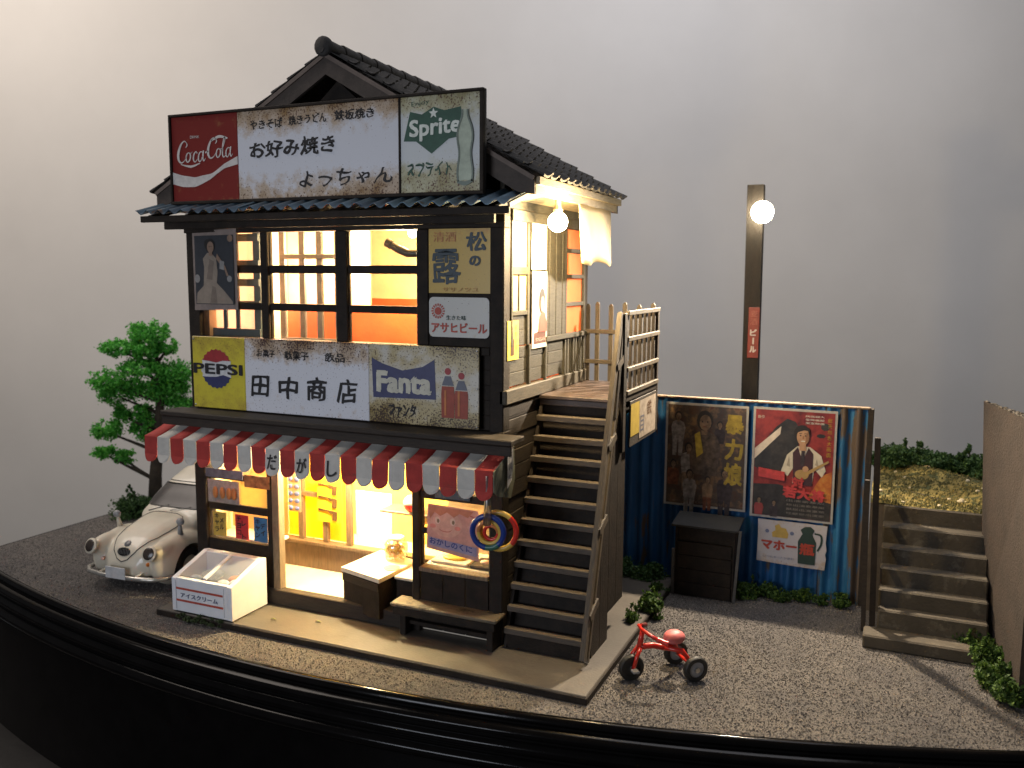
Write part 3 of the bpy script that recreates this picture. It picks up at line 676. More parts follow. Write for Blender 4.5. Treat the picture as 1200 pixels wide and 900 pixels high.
for dx, hh in ((-.74, .0), (-.55, -.05)):
    poly(F, [(dx-.09, 2.90), (dx+.09, 2.90), (dx+.095, 3.2), (dx+.085, 3.30+hh), (dx-.085, 3.30+hh), (dx-.095, 3.2)], flat('orange red print', (.30, .045, .02)), pf, 'bottle_print', 1)
    poly(F, [(dx-.05, 2.93), (dx-.02, 2.93), (dx-.02, 3.25), (dx-.05, 3.25)], flat('orange print', (.5, .16, .04)), pf, 'bottle_print', 2)
    poly(F, [(dx-.085, 3.31+hh), (dx+.085, 3.31+hh), (dx+.04, 3.43+hh), (dx-.04, 3.43+hh)], flat('slate print', (.12, .13, .17)), pf, 'bottle_print', 1)
    poly(F, circ(dx, 3.49+hh, .045, 10), CRED, pf, 'bottle_print', 1)
for u, v in ((-.335, 3.76), (-.335, 3.29), (-.335, 2.81), (-4.87, 3.76), (-4.87, 2.81)): MB().ball((u, fy-.003, v), (.016, .01, .016), 8, 6).build('nail', CHROME, T, smooth=True)

# yellow poster and beer enamel sign to the right of the upper windows
T = thing('poster', (-.62, .03, 4.5), 'yellow poster with big dark blue brush characters, upper right of the front beside the windows', 'poster')
o = MB().box(-1.05, -.19, .022, .034, 4.465, 5.275, c=.002).build('sheet', enamel('yellow enamel', (.56, .37, .07), .3, .1, 0, (.4, .16, .04), (.3, .16, .05)), T)
F = Pl((0, .022, 0)); DB = flat('deep blue print', (.03, .05, .065))
text(F, '松', -.52, -.24, 4.98, 5.22, DB, o, bold=.035, wob=.03); text(F, 'の', -.48, -.32, 4.80, 4.93, DB, o, bold=.06)
text(F, '露', -1.0, -.60, 4.58, 5.02, DB, o, bold=.022, wob=.02)
text(F, 'ササノツユ', -.85, -.35, 4.485, 4.535, flat('faint orange print', (.40, .2, .04)), o, bold=.02)
text(F, '清酒', -.98, -.66, 5.10, 5.22, flat('faint red print', (.42, .15, .05)), o)
T = thing('enamel_sign', (-.63, .03, 3.9), 'white rounded enamel sign with red rising sun and red katakana under the yellow poster', 'sign')
def rrect(a, b_, c_, d, r, n=5):
    o = []
    for cx, cy, a0 in ((b_-r, d-r, 0), (a+r, d-r, 90), (a+r, c_+r, 180), (b_-r, c_+r, 270)): o += circ(cx, cy, r, n, a0, a0+90)
    return o
o = MB().prism(rrect(-1.045, -.205, 3.915, 4.415, .06), lambda u, v: (u, .018, v), lambda u, v: (u, .036, v)).build('plate', enamel('greyed white enamel', (.55, .54, .50), .05, .1, 0), T)
F = Pl((0, .018, 0)); RP = flat('brick red print', (.42, .05, .025))
poly(F, circ(-.915, 4.24, .05, 16), RP, o, 'sun_emblem')
for k in range(16):
    a = k*math.pi/8; poly(F, [(-.915+r*math.cos(a+d), 4.24+r*math.sin(a+d)) for r, d in ((.06, -.1), (.095, -.12), (.095, .12), (.06, .1))], RP, o, 'sun_emblem')
text(F, '生きた味', -.80, -.52, 4.13, 4.19, flat('green black print', (.03, .06, .05)), o, bold=.02)
text(F, 'アサヒビール', -1.01, -.23, 3.97, 4.10, RP, o, bold=.04)
# portrait poster covering the upper left window
T = thing('portrait_poster', (-4.46, .0, 4.2), 'faded photo poster of a lady in a pale dress over the upper left window', 'poster')
o = MB().add([(-4.865, -.012, 5.285), (-4.865, -.008, 4.17), (-4.075, -.012, 4.19), (-4.06, -.03, 5.32), (-4.46, -.02, 5.30), (-4.46, -.004, 4.18)], [(0, 1, 5, 4), (4, 5, 2, 3)]).build('sheet', flat('faded pink paper', (.27, .215, .19), .4), T)
F = Pl((0, -.032, 0)); DK = flat('dark photo print', (.035, .038, .045)); SK = flat('faded skin print', (.26, .17, .12)); DR = flat('faded dress print', (.27, .22, .175)); HRP = flat('hair print', (.02, .017, .016))
poly(F, [(-4.81, 4.26), (-4.12, 4.26), (-4.11, 5.23), (-4.81, 5.22)], DK, o, 'print', 0)
poly(F, [(-4.80, 4.27), (-4.78, 4.42), (-4.66, 4.52), (-4.64, 4.78), (-4.66, 4.90), (-4.58, 4.98), (-4.50, 4.98), (-4.42, 4.90), (-4.40, 4.72), (-4.42, 4.56), (-4.30, 4.46), (-4.14, 4.30), (-4.14, 4.27)], DR, o, 'print', 1)
poly(F, [(-4.42, 4.90), (-4.27, 4.74), (-4.24, 4.66), (-4.20, 4.66), (-4.26, 4.80), (-4.40, 4.97)], SK, o, 'print', 2)
poly(F, circ(-4.52, 5.08, .085, 16, ry=.10), HRP, o, 'print', 2); poly(F, circ(-4.51, 5.06, .060, 16, ry=.08), SK, o, 'print', 3); poly(F, [(-4.54, 4.94), (-4.48, 4.94), (-4.48, 5.0), (-4.54, 5.0)], SK, o, 'print', 3)
poly(F, circ(-4.575, 5.10, .05, 12, ry=.07), HRP, o, 'print', 2); poly(F, [(-4.60, 4.62), (-4.50, 4.60), (-4.46, 4.86), (-4.54, 4.90)], flat('dress shade print', (.19, .15, .12)), o, 'print', 2); poly(F, [(-4.55, 4.28), (-4.50, 4.52), (-4.44, 4.50), (-4.42, 4.28)], flat('dress shade print', (.19, .15, .12)), o, 'print', 2); poly(F, [(-4.52, 5.075), (-4.535, 5.075), (-4.535, 5.065), (-4.52, 5.065)], HRP, o, 'print', 4); poly(F, [(-4.485, 5.075), (-4.5, 5.075), (-4.5, 5.065), (-4.485, 5.065)], HRP, o, 'print', 4)
poly(F, circ(-4.16, 5.18, .05, 12), SK, o, 'print', 3); poly(F, circ(-4.19, 4.62, .045, 12), flat('grey print', (.28, .27, .26)), o, 'print', 2); poly(F, circ(-4.77, 4.62, .05, 12, ry=.06), flat('grey print', (.28, .27, .26)), o, 'print', 2)
poly(F, [(-4.36, 4.76), (-4.28, 4.74), (-4.27, 4.86), (-4.35, 4.88)], flat('grey print', (.28, .27, .26)), o, 'print', 3)
# posters on the side wall (plane x = 0, u runs along y)
SP = lambda x: Pl((x, 0, 0), (0, 1, 0), (0, 0, 1))
T = thing('poster', (.03, 1.05, 3.8), 'tall white poster of a dark haired woman in red, glowing beside the wall lamp', 'poster')
o = MB().box(.026, .034, .83, 1.34, 3.74, 4.75, c=0).build('sheet', flat('bright white paper', (.80, .74, .66)), T)
F = SP(.034)
poly(F, [(.88, 3.80), (1.30, 3.80), (1.30, 3.98), (.88, 3.94)], flat('maroon print', (.12, .05, .04)), o)
text(F, 'うつくしい人', .93, 1.26, 3.83, 3.88, flat('pale print', (.68, .72, .66)), o)
poly(F, circ(1.16, 4.36, .115, 18, ry=.17), HRP, o, 'print', 1); poly(F, circ(1.17, 4.31, .075, 16, ry=.11), flat('rose skin print', (.62, .30, .22)), o, 'print', 2)
poly(F, [(1.02, 3.95), (1.06, 4.16), (1.14, 4.22), (1.24, 4.2), (1.31, 4.08), (1.31, 3.95)], flat('red dress print', (.45, .09, .07)), o, 'print', 3)
T = thing('poster', (.03, 1.05, 4.76), 'tall cream calendar poster hanging above the woman poster on the side wall', 'poster')
o = MB().box(.020, .028, .82, 1.33, 4.77, 5.45, c=0).build('sheet', flat('cream calendar paper', (.78, .70, .55)), T)
strokes(SP(.028), [circ(1.1, 5.22, .07, 16, ry=.1)+[(1.17, 5.22)]][0:0] or [[(1.1+.07*math.cos(a/3), cv_+.1*math.sin(a/3), .02) for a in range(20)] for cv_ in (5.22, 4.93)], flat('tan print', (.35, .28, .18)), o)
T = thing('poster', (.03, .28, 3.6), 'small yellow strip poster of a dark bottle at the front end of the side wall', 'poster')
o = MB().box(-.004, .008, .10, .44, 3.64, 4.13, c=0).build('sheet', flat('bright yellow paper', (.80, .60, .10)), T)
F = SP(.008); poly(F, [(.19, 3.70), (.29, 3.70), (.29, 3.88), (.26, 3.94), (.255, 4.05), (.225, 4.05), (.22, 3.94), (.19, 3.88)], flat('brown print', (.09, .04, .015)), o)
for i, ch in enumerate('あまい酒'): text(F, ch, .33, .40, 4.02-i*.085, 4.08-i*.085, INK, o)
# torn tag on the lower side wall
T = thing('paper_notice', (.16, -.1, 2.2), 'torn white paper notice hanging from the right end of the awning', 'notice')
o = MB().add([(.195, -.30, 2.62), (.197, -.16, 2.70), (.20, -.13, 2.45), (.196, -.17, 2.22), (.2, -.31, 2.14)], [(0, 1, 2, 3, 4)]).build('sheet', flat('grey white paper', (.55, .55, .55)), T, fix=False)
for i, ch in enumerate('営業中'): text(SP(.202), ch, -.28, -.19, 2.50-i*.14, 2.59-i*.14, flat('slate print', (.12, .13, .17)), T, off=1)
# ------------------------------------------------------------------ AWNING
AW = thing('awning', (-2.58, -.3, 2.4), 'red and white striped shop awning with scalloped edge and three brush characters', 'awning')
AR = mat('red awning cloth', (.36, .032, .026), .8, .18, 5, None, .12, 60, wear=((.24, .04, .03), 3, .62)); AWH = mat('off white awning cloth', (.50, .48, .44), .8, .12, 5, None, .12, 60)
xa, xb, ns = -5.30, .15, 23; sw = (xb-xa)/ns
def slope_pt(x, t):
    return (x + (1-t)*.0, -.04-.58*t, 2.615-.215*t-.025*math.sin(math.pi*t)+.004*math.sin(x*9))
mb = MB()
for k in range(ns):
    mb.mi = k % 2; vs = []
    for i in range(3):
        for j in range(7): vs.append(slope_pt(xa+(k+i/2)*sw, j/6))
    mb.add(vs, [(i*7+j, (i+1)*7+j, (i+1)*7+j+1, i*7+j+1) for i in range(2) for j in range(6)])
cn = mb.build('canopy', [AR, AWH], AW, smooth=True, fix=False)
md = cn.modifiers.new('thickness', 'SOLIDIFY'); md.thickness = .012; md.offset = 0
for k in range(ns):
    u0, u1 = xa+k*sw+.004, xa+(k+1)*sw-.004; pts2 = [(u0, 2.402), (u0, 2.155)]+[(.5*(u0+u1)-.5*(u1-u0)*math.cos(math.pi*j/8), 2.155-.105*math.sin(math.pi*j/8)) for j in range(1, 8)]+[(u1, 2.155), (u1, 2.402)]
    tl_ = random.uniform(-.015, .02); f = lambda u, v, q=0: (u, -.622-.03*math.sin((u-u0)/(u1-u0)*math.pi)*(2.4-v)/.3-tl_*(2.4-v)/.3+q, v)
    o = MB().prism(pts2, lambda u, v: f(u, v), lambda u, v: f(u, v, .01)).build('valance_flap', AWH if k % 2 else AR, AW)
    ch = {9: 'だ', 11: 'が', 13: 'し'}.get(k)
    if ch: 
        lt = text(Pl((0, -.7, 0)), ch, u0+.035, u1-.035, 2.13, 2.33, INK, o, bold=.02, off=0); bb = base_of(lt)
        for v_ in lt.data.vertices:
            w3 = v_.co+bb; v_.co.y += f(w3.x, w3.z)[1]-.004-w3.y+(w3.y+.7)
SIDEC = mat('grey green awning side', (.14, .15, .115), .75)
MB().prism([(-.62, 2.40), (-.04, 2.61), (-.0, 2.2), (-.12, 1.98), (-.5, 2.08), (-.62, 2.16)], lambda u, v: (xb+.004, u, v), lambda u, v: (xb+.014, u, v)).build('side_flap', SIDEC, AW)
for x in (-5.2, -3.5, -1.25, .05): MB().tube([(x, -.0, 2.15), (x, -.60, 2.37)], .012, 6).build('stay_rod', CHROME, AW)
# ------------------------------------------------------------------ OUTSIDE WOODEN STAIRS
ST = thing('outdoor_staircase', (.6, .7, 0), 'steep wooden outside staircase with landing on the right side of the shop house', 'staircase')
dz = .258
for k in range(1, 12):
    y = -.02+(k-1)*.103
    B('stair_tread', TREADW, ST, .03, 1.10, y, y+.12, dz*k-.075, dz*k, c=.006)
MB().add([(.04, .10, 0), (1.09, .10, 0), (1.09, 1.30, 3.0), (.04, 1.30, 3.0), (.04, .13, 0), (1.09, .13, 0), (1.09, 1.33, 3.0), (.04, 1.33, 3.0)], [(0, 1, 2, 3), (4, 5, 6, 7), (0, 1, 5, 4), (1, 2, 6, 5), (2, 3, 7, 6), (3, 0, 4, 7)]).build('back_board', BLACKW, ST)
B('bottom_riser', BLACKW, ST, .05, 1.08, .0, .03, 0, .2)
for x in (.03, 1.08): MB().prism([(-.06, .0), (.12, .0), (1.32, 3.0), (1.12, 3.02)], lambda u, v: (x, u+.03, v), lambda u, v: (x+.04, u+.03, v)).build('stringer', BLACKW, ST)
for k in range(4):
    y0, y1 = .12+k*.33, .12+(k+1)*.33-.008
    MB().prism([(y0, 0 if k < 2 else .35), (y1, 0 if k < 2 else .35), (y1, min(3.0, y1*2.5+.3)), (y0, min(3.0, y0*2.5+.2))], lambda u, v: (1.125, u, v), lambda u, v: (1.15, u, v)).build('side_panel_board', BLACKW, ST)
# landing deck
for k in range(5): B('deck_board', FLOORW, ST, .03, 1.12, 1.10+k*.39, 1.10+(k+1)*.39-.005, 3.055, 3.10, c=.006)
B('deck_front_beam', FLOORW, ST, .03, 1.12, 1.12, 1.18, 2.97, 3.05)
B('deck_frame', BLACKW, ST, .03, 1.14, 1.18, 3.0, 2.86, 3.05)

# sloping handrail beside the stairs with balusters
RL = mat('pale handrail wood', (.082, .064, .044), .6, .35, 6, (8, 1, 1), .25, 20)
a = Vector((1.15, -.19, .10)); b_ = Vector((1.15, 1.08, 4.22))
MB().beam(a, b_, .06, .10, (0, -1, 0)).build('handrail', RL, ST)
MB().beam(Vector((1.15, -.05, .02)), Vector((1.15, 1.22, 3.98)), .05, .06, (0, -1, 0)).build('lower_rail', RL, ST)
for t_ in (.12, .36, .60, .84): 
    q = a.lerp(b_, t_); MB().beam(q+Vector((.02, 0, -.02)), q+Vector((.02, .30, .10)), .05, .09).build('rail_block', RL, ST)
B('newel_post', BLACKW, ST, 1.12, 1.2, 1.12, 1.24, 2.4, 4.22, c=.008); B('newel_post', RL, ST, 1.125, 1.165, 1.07, 1.115, 3.2, 4.24)
MB().beam((1.16, 1.13, 4.05), (1.16, .86, 2.9), .05, .07, (0, 1, 0)).build('brace', BLACKW, ST)
for z in (4.22, 3.88, 3.48, 3.17): B('side_rail', RL, ST, 1.165, 1.21, 1.28, 2.90, z-.035, z+.025)
for k in range(7):
    y = 1.36+k*.235; B('baluster', BROWNW, ST, 1.12, 1.16, y, y+.08, 3.14, 4.23)
B('side_post', BROWNW, ST, 1.12, 1.19, 2.86, 2.94, 2.42, 4.24)
B('lower_side_rail', BLACKW, ST, 1.12, 1.19, 1.28, 2.9, 3.05, 3.14)
# sign board under the landing rail
T = thing('notice_board', (1.22, 2.05, 2.8), 'yellow and pale worn notice board fixed below the landing rail, above the blue fence', 'notice board')
B('board', BROWNW, T, 1.19, 1.208, 1.42, 2.78, 2.42, 3.04); F = SP(1.209)
poly(F, [(1.44, 2.56), (1.86, 2.56), (1.86, 3.0), (1.44, 3.0)], flat('yellow ochre print', (.42, .31, .06)), T, 'sheet', 1)
poly(F, [(1.87, 2.47), (2.74, 2.47), (2.74, 3.0), (1.87, 3.0)], flat('pale worn paper', (.32, .27, .22), .5, .35), T, 'sheet', 1)
text(F, '鉄', 2.25, 2.5, 2.74, 2.95, flat('brown print', (.09, .04, .015)), T); text(F, '目', 1.92, 2.1, 2.55, 2.78, flat('slate print', (.12, .13, .17)), T)
# picket rail at the back of the landing
T = thing('picket_fence', (.6, 3.03, 3.1), 'pale wooden picket fence closing the back of the stair landing', 'fence')
for k, x in enumerate((.02, .17, .385, .60, .82, 1.03)):
    w = .065; zt = 4.24+.03*(k % 2); MB().prism([(x, 3.08), (x+w, 3.08), (x+w, zt), (x+w*.7, zt+.035), (x+w*.3, zt+.035), (x, zt)], lambda u, v: (u, 3.02, v), lambda u, v: (u, 3.05, v)).build('picket', RL if k else BROWNW, T)
for z in (3.86, 3.40): B('picket_rail', RL, T, .0, 1.14, 2.985, 3.018, z-.035, z+.03)
# curtain cloth under the eave
T = thing('hanging_cloth', (.47, 2.0, 5.5), 'cream cloth hanging from the eave beside the glaring wall lamp', 'cloth')
CLOTH = paper('cream curtain cloth', (.85, .74, .48), .35)
mb = MB(); mb.grid(lambda u, v: (.46+.03*math.sin(u*11)*(.3+v)+.03*v, 1.36+u*1.42+.06*v, 5.64-v*(.78+.03*math.sin(u*9))), 30, 10)
o = mb.build('cloth', CLOTH, T, smooth=True, fix=False); md = o.modifiers.new('thickness', 'SOLIDIFY'); md.thickness = .008
# ------------------------------------------------------------------ LAMPS
BULB = emis('glowing bulb', (1, .86, .58), 60)
t = thing('wall_lamp', (.42, .70, 5.38), 'glaring warm bulb on a short arm under the side eave', 'lamp')
MB().ball((.42, .70, 5.36), .125, 18, 12).build('bulb', BULB, t, smooth=True)
MB().lathe((.42, .70, 5.36), [(.055, .10), (.06, .15), (.04, .20), (.03, .36)], 12).build('socket', GUT, t)
light('wall_lamp_light', 'POINT', (.60, .62, 5.24), 720, (1, .74, .38), .13)
t = thing('utility_pole', (2.2, 5.3, 0), 'dark brown square lamp pole rising behind the blue corrugated fence', 'pole')
PO = mat('brown pole wood', (.014, .0095, .0065), .7, .4, 4, (5, 5, 1), .4, 16)
MB().beam((2.20, 5.32, -.1), (2.15, 5.32, 6.20), .26, .2, (0, 1, 0)).build('pole', PO, t)
B('pole_sign', flat('dull red sign', (.23, .03, .02)), t, 2.125, 2.305, 5.185, 5.205, 3.36, 4.20); F = Pl((-.265, 5.185, -.03))
for i, ch in enumerate('麦酒'): text(F, ch, 2.42, 2.54, 4.07-i*.13, 4.18-i*.13, flat('faded print', (.34, .1, .07)), t)
for i, ch in enumerate('ビ|ル'): text(F, ch, 2.425 if ch != '|' else 2.47, 2.535 if ch != '|' else 2.495, 3.76-i*.14, 3.87-i*.14, WPRINT, t, bold=.05)
t = thing('pole_lamp', (2.26, 5.1, 5.7), 'glaring warm bulb fixed near the top of the lamp pole', 'lamp')
MB().ball((2.30, 5.05, 5.74), .18, 18, 12).build('bulb', BULB, t, smooth=True)
MB().lathe((2.30, 5.15, 5.74), [(.05, -.04), (.08, .02), (.06, .12)], 12, 'y').build('socket', BLACK, t)
light('pole_lamp_light', 'SPOT', (2.33, 4.86, 5.70), 5600, (1, .82, .60), .10, target=(2.1, -1.0, -.1), spot=112, blend=.75)
t = thing('pendant_lamp', (-2.7, .75, 2.42), 'warm bulb hanging from the shop ceiling behind the awning', 'lamp')
MB().ball((-2.7, .75, 2.40), .07, 14, 9).build('bulb', BULB, t, smooth=True); MB().tube([(-2.7, .75, 2.46), (-2.7, .75, 2.55)], .02).build('cord', BLACK, t)
light('shop_light', 'POINT', (-2.7, .60, 2.28), 900, (1, .78, .42), .1)
t = thing('pendant_lamp', (-.75, .8, 2.42), 'warm bulb above the snack tray in the right show window', 'lamp')
MB().ball((-.75, .9, 2.40), .07, 14, 9).build('bulb', BULB, t, smooth=True)
light('show_window_light', 'POINT', (-.75, .9, 2.30), 200, (1, .72, .38), .1)
light('show_window_light', 'POINT', (-4.2, .45, 2.25), 110, (1, .74, .36), .1)
light('shop_back_light', 'POINT', (-3.9, 2.2, 2.0), 520, (1, .80, .40), .15)
t = thing('pendant_lamp', (-1.75, .8, 5.1), 'warm bulb inside the upper right room', 'lamp')
MB().ball((-1.9, 1.1, 5.28), .07, 14, 9).build('bulb', BULB, t, smooth=True)
light('upper_room_light', 'POINT', (-1.95, .9, 5.1), 760, (1, .72, .34), .12)
light('upper_room_light', 'POINT', (-3.4, 1.5, 4.9), 520, (1, .74, .42), .12)
light('lattice_light', 'POINT', (-4.4, 1.2, 4.5), 75, (1, .84, .72), .1)
light('side_room_light', 'POINT', (-.35, 1.9, 4.6), 60, (1, .70, .36), .1)
# ------------------------------------------------------------------ FURNITURE IN FRONT AND INSIDE
T = thing('bench', (-.7, -.12, 0), 'low dark wooden bench with worn pale top standing before the right show window', 'bench')
BT = mat('worn bench top', (.13, .105, .07), .5, .45, 5, (1, 6, 6), .2, 16, wear=((.03, .024, .018), 3, .52))
B('seat', BT, T, -1.50, .03, -.26, .05, .38, .43, c=.012)
for x in (-1.38, -.12): B('leg', BLACKW, T, x, x+.09, -.22, .02, 0, .38, c=.01)
B('apron', BLACKW, T, -1.47, .0, -.245, -.215, .27, .38); B('stretcher', BLACKW, T, -1.3, -.1, -.12, -.07, .12, .17)
# ice cream chest freezer
T = thing('ice_cream_freezer', (-4.2, -.47, 0), 'white ice cream chest freezer with glass lids and striped katakana label', 'freezer')
x0, x1, y0, y1, zf, zb = -4.68, -3.62, -.84, -.12, .485, .70
mb = MB(); rim = .075
side = [(y0, .02), (y1, .02), (y1, zb), (y1-.08, zb+.012), (y0, zf)]
for xa_, xb_ in ((x0, x0+rim), (x1-rim, x1)): mb.prism(side, lambda u, v: (xa_, u, v), lambda u, v: (xb_, u, v))
mb.box(x0+rim, x1-rim, y0, y0+rim, .02, zf+.012).box(x0+rim, x1-rim, y1-.12, y1, .02, zb).box(x0+rim, x1-rim, y0+rim, y1-.12, .02, .25)
body = mb.build('body', WHITEP, T); md = body.modifiers.new('bevel', 'BEVEL'); md.width = .012; md.segments = 2
sl = (zb-zf)/(y1-y0-.08)
MILK, nt, b, tc = base_mat('frosted freezer lid'); b.inputs['Base Color'].default_value = (.55, .58, .62, 1); b.inputs['Roughness'].default_value = .3
t_ = _n(nt, 'ShaderNodeBsdfTransparent'); x_ = _n(nt, 'ShaderNodeMixShader'); x_.inputs[0].default_value = .30
nt.links.new(t_.outputs[0], x_.inputs[1]); nt.links.new(b.outputs[0], x_.inputs[2]); nt.links.new(x_.outputs[0], nt.nodes['Material Output'].inputs[0])
lid = lambda x, y, q=0: (x, y, zf+.004+(y-y0)*sl+q)
for xa_, xb_ in ((x0+rim, -4.17), (-4.13, x1-rim)):
    MB().add([lid(xa_, y0+rim), lid(xb_, y0+rim), lid(xb_, y1-.12), lid(xa_, y1-.12)], [(0, 1, 2, 3)]).build('glass_lid', MILK, T, fix=False)
MB().beam(lid(-4.15, y0+rim, .0), lid(-4.15, y1-.12, .0), .05, .03).build('lid_rail', WHITEP, T)
for c_, p_ in ((flat('orange wrapper', (.55, .16, .04)), (-3.93, -.42, .30)), (flat('orange wrapper', (.55, .16, .04)), (-3.85, -.36, .31)), (flat('white wrapper', (.7, .7, .75)), (-3.98, -.60, .29)), (flat('white wrapper', (.7, .7, .75)), (-3.80, -.55, .30)), (flat('blue grey wrapper', (.14, .17, .2)), (-4.42, -.4, .30)), (flat('pale blue wrapper', (.35, .45, .55)), (-4.48, -.6, .29)), (flat('blue grey wrapper', (.14, .17, .2)), (-4.3, -.5, .31)), (flat('pale blue wrapper', (.35, .45, .55)), (-4.33, -.33, .30))):
    o = MB(); o.ball((p_[0], p_[1], p_[2]+.12), (.105, .085, .06), 10, 6); o = o.build('ice_cream_packet', c_, None, smooth=True); tag(o, {(-3.93, -.42): 'orange wrapped ice cream packet in the freezer, beside the lid rail', (-3.85, -.36): 'orange wrapped ice cream packet in the freezer, nearer its right rear corner', (-3.98, -.60): 'white wrapped ice cream packet at the front beside the freezer lid rail', (-3.80, -.55): 'white wrapped ice cream packet in the right front corner of the freezer', (-4.42, -.4): 'dark blue grey ice cream packet near the left side of the freezer', (-4.48, -.6): 'pale blue ice cream packet in the left front corner of the freezer', (-4.3, -.5): 'dark blue grey ice cream packet in the middle of the left freezer half', (-4.33, -.33): 'pale blue ice cream packet at the rear of the left freezer half'}[p_[:2]], 'ice cream', 'ice cream packets in the freezer')
F = Pl((0, y0-.0005, 0)); SR = flat('brick stripe', (.42, .07, .045))
for v0 in (.335, .165): poly(F, [(-4.60, v0), (-3.77, v0), (-3.77, v0+.03), (-4.60, v0+.03)], SR, T, 'stripe', 1)
text(F, 'アイスクリーム', -4.52, -3.86, .225, .295, flat('navy print', (.02, .035, .13)), T, bold=.02)
for x in (-4.61, -3.76): B('seam', flat('grey line', (.35, .35, .37)), T, x, x+.006, y0-.002, y0, .05, zf-.03, c=0)
# hula hoops hanging from the awning corner
def hoop(cx, cy, cz, R_, r_, ms, label, rz=0, tilt=0):
    T = thing('hoop', (cx, cy, cz), label, 'toy hoop', None)
    mb = MB(); n1, n2 = 44, 10
    for i in range(n1):
        pass
    mb.add([( (R_+r_*math.cos(b2))*math.cos(a2), r_*.8*math.sin(b2), (R_+r_*math.cos(b2))*math.sin(a2)) for a2 in [2*math.pi*i/n1 for i in range(n1)] for b2 in [2*math.pi*j/n2 for j in range(n2)]], [])
    for i in range(n1):
        for j in range(n2):
            mb.mi = int(i/n1*len(ms)) % len(ms); mb.add([], []); mb.f.append((i*n2+j, ((i+1) % n1)*n2+j, ((i+1) % n1)*n2+(j+1) % n2, i*n2+(j+1) % n2)); mb.m.append(mb.mi)
    mb.v = [(x+cx, y+cy, z+cz) for x, y, z in mb.v]
    o = mb.build('ring', ms, T, smooth=True); T.rotation_euler = (tilt, 0, rz); return T
PB = mat('glossy blue plastic', (.015, .04, .22), .25, .1); PR_ = mat('glossy red plastic', (.55, .03, .02), .25, .1); PY = mat('glossy yellow plastic', (.62, .40, .07), .3, .15); PG = mat('dark green plastic', (.02, .12, .09), .3, .1); PO_ = mat('orange plastic', (.5, .18, .05), .3)
hoop(.04, -.52, 1.64, .195, .036, [PB, PB, PB, PB, PB, PG, PB], 'blue toy hoop, foremost of the hoops hanging at the awning corner', .15)
hoop(.13, -.42, 1.64, .225, .034, [PR_, PY, PY, PY, PY, PY, PY, PR_], 'red and yellow toy hoop, hindmost of the hoops hanging at the awning corner', .15)
hoop(.05, -.50, 1.63, .135, .026, [PY, PO_, PY, PY], 'small tan toy hoop nested inside the blue hoop at the awning corner', .15)
hoop(.06, -.47, 1.62, .085, .022, [PO_, PR_, PR_, PR_], 'smallest red toy hoop nested innermost at the awning corner', .15)
t = tag(MB().tube([(.075, -.60, 2.35), (.06, -.57, 1.95), (.05, -.565, 1.74)], [.03, .045, .05], 8).build('plastic_strap', clear('cloudy film', (.6, .6, .58), .25, .3), None, smooth=True), 'cloudy plastic strap holding the toy hoops under the awning corner', 'strap')
# pistol poster and ball card on the inner partition
T = thing('toy_card', (-3.4, 1.18, 1.2), 'yellow card of three toy pistols hanging inside the doorway', 'toy card')
o = MB().box(-3.67, -3.22, 1.165, 1.172, .90, 1.62, c=0).build('card', paper('bright yellow card', (.9, .70, .04), .35), T); F = Pl((0, 1.165, 0)); DG = flat('dark brown plastic', (.07, .035, .012))
for i in range(3):
    z = 1.46-i*.20; MB().prism([(-3.64, z), (-3.30, z-.03), (-3.31, z-.17), (-3.385, z-.165), (-3.38, z-.07), (-3.43, z-.065), (-3.46, z-.03), (-3.64, z-.035)][::1], lambda u, v: (u, 1.145, v+.05), lambda u, v: (u, 1.163, v+.05)).build('toy_pistol', DG, T)
T = thing('toy_card', (-4.12, 1.17, 1.2), 'pale card of bluish marbles in two columns hanging inside the doorway', 'toy card')
MB().box(-4.24, -3.98, 1.165, 1.172, 1.0, 1.62, c=0).build('card', paper('clear pinkish film', (.75, .62, .45), .5), T)
me0 = None
for i in range(5):
    for j in range(2):
        z, x = 1.52-i*.115, -4.175+j*.13
        if me0 is None:
            o = MB().ball((x, 1.15, z), (.05, .02, .038), 10, 6).build('marble', flat('blue grey marble', (.09, .12, .30), .3), T, smooth=True); me0 = o; zx = (x, z)
        else:
            o = me0.copy(); COL.objects.link(o); o.location = (x-zx[0], 0, z-zx[1])
# white poster in the doorway
T = thing('wall_poster', (-2.8, 1.3, 1.1), 'large bright white poster on the inner wall behind the counter', 'poster')
MB().box(-3.05, -2.42, 1.30, 1.31, .62, 1.42, c=0).build('sheet', flat('bright white paper', (.85, .80, .7)), T)
# counter box with glass jar
T = thing('counter_box', (-2.0, .3, .1), 'dark display box with a white top standing in the doorway', 'counter')
MB().prism([(-2.44, -.02), (-1.74, -.22), (-1.66, .62), (-2.36, .82)], lambda u, v: (u, v+.08, .10), lambda u, v: (u, v+.08, .62)).build('body', BLACKW, T)
MB().prism([(-2.46, -.04), (-1.72, -.25), (-1.64, .63), (-2.37, .84)], lambda u, v: (u, v+.08, .62), lambda u, v: (u, v+.08, .68)).build('top', flat('cream counter top', (.75, .68, .55)), T)
MB().prism([(-2.44, -.045), (-1.74, -.255), (-1.74, -.245), (-2.44, -.035)], lambda u, v: (u, v+.08, .50), lambda u, v: (u, v+.08, .60)).build('front_trim', BROWNW, T)
T = thing('sweets_jar', (-1.95, .62, .68), 'clear glass jar of yellow sweets on the white counter top', 'jar')
jx, jy = -1.93, .62
MB().lathe((jx, jy, .685), [(.15, 0), (.165, .03), (.165, .22), (.14, .27), (.10, .29)], 20, cap=False).build('jar_glass', clear('jar glass', (.93, .92, .85), .38, .12), T, smooth=True)
MB().lathe((jx, jy, .975), [(.10, 0), (.115, .01), (.115, .045), (.02, .055)], 18).build('jar_lid', flat('cream lid', (.75, .68, .55)), T)
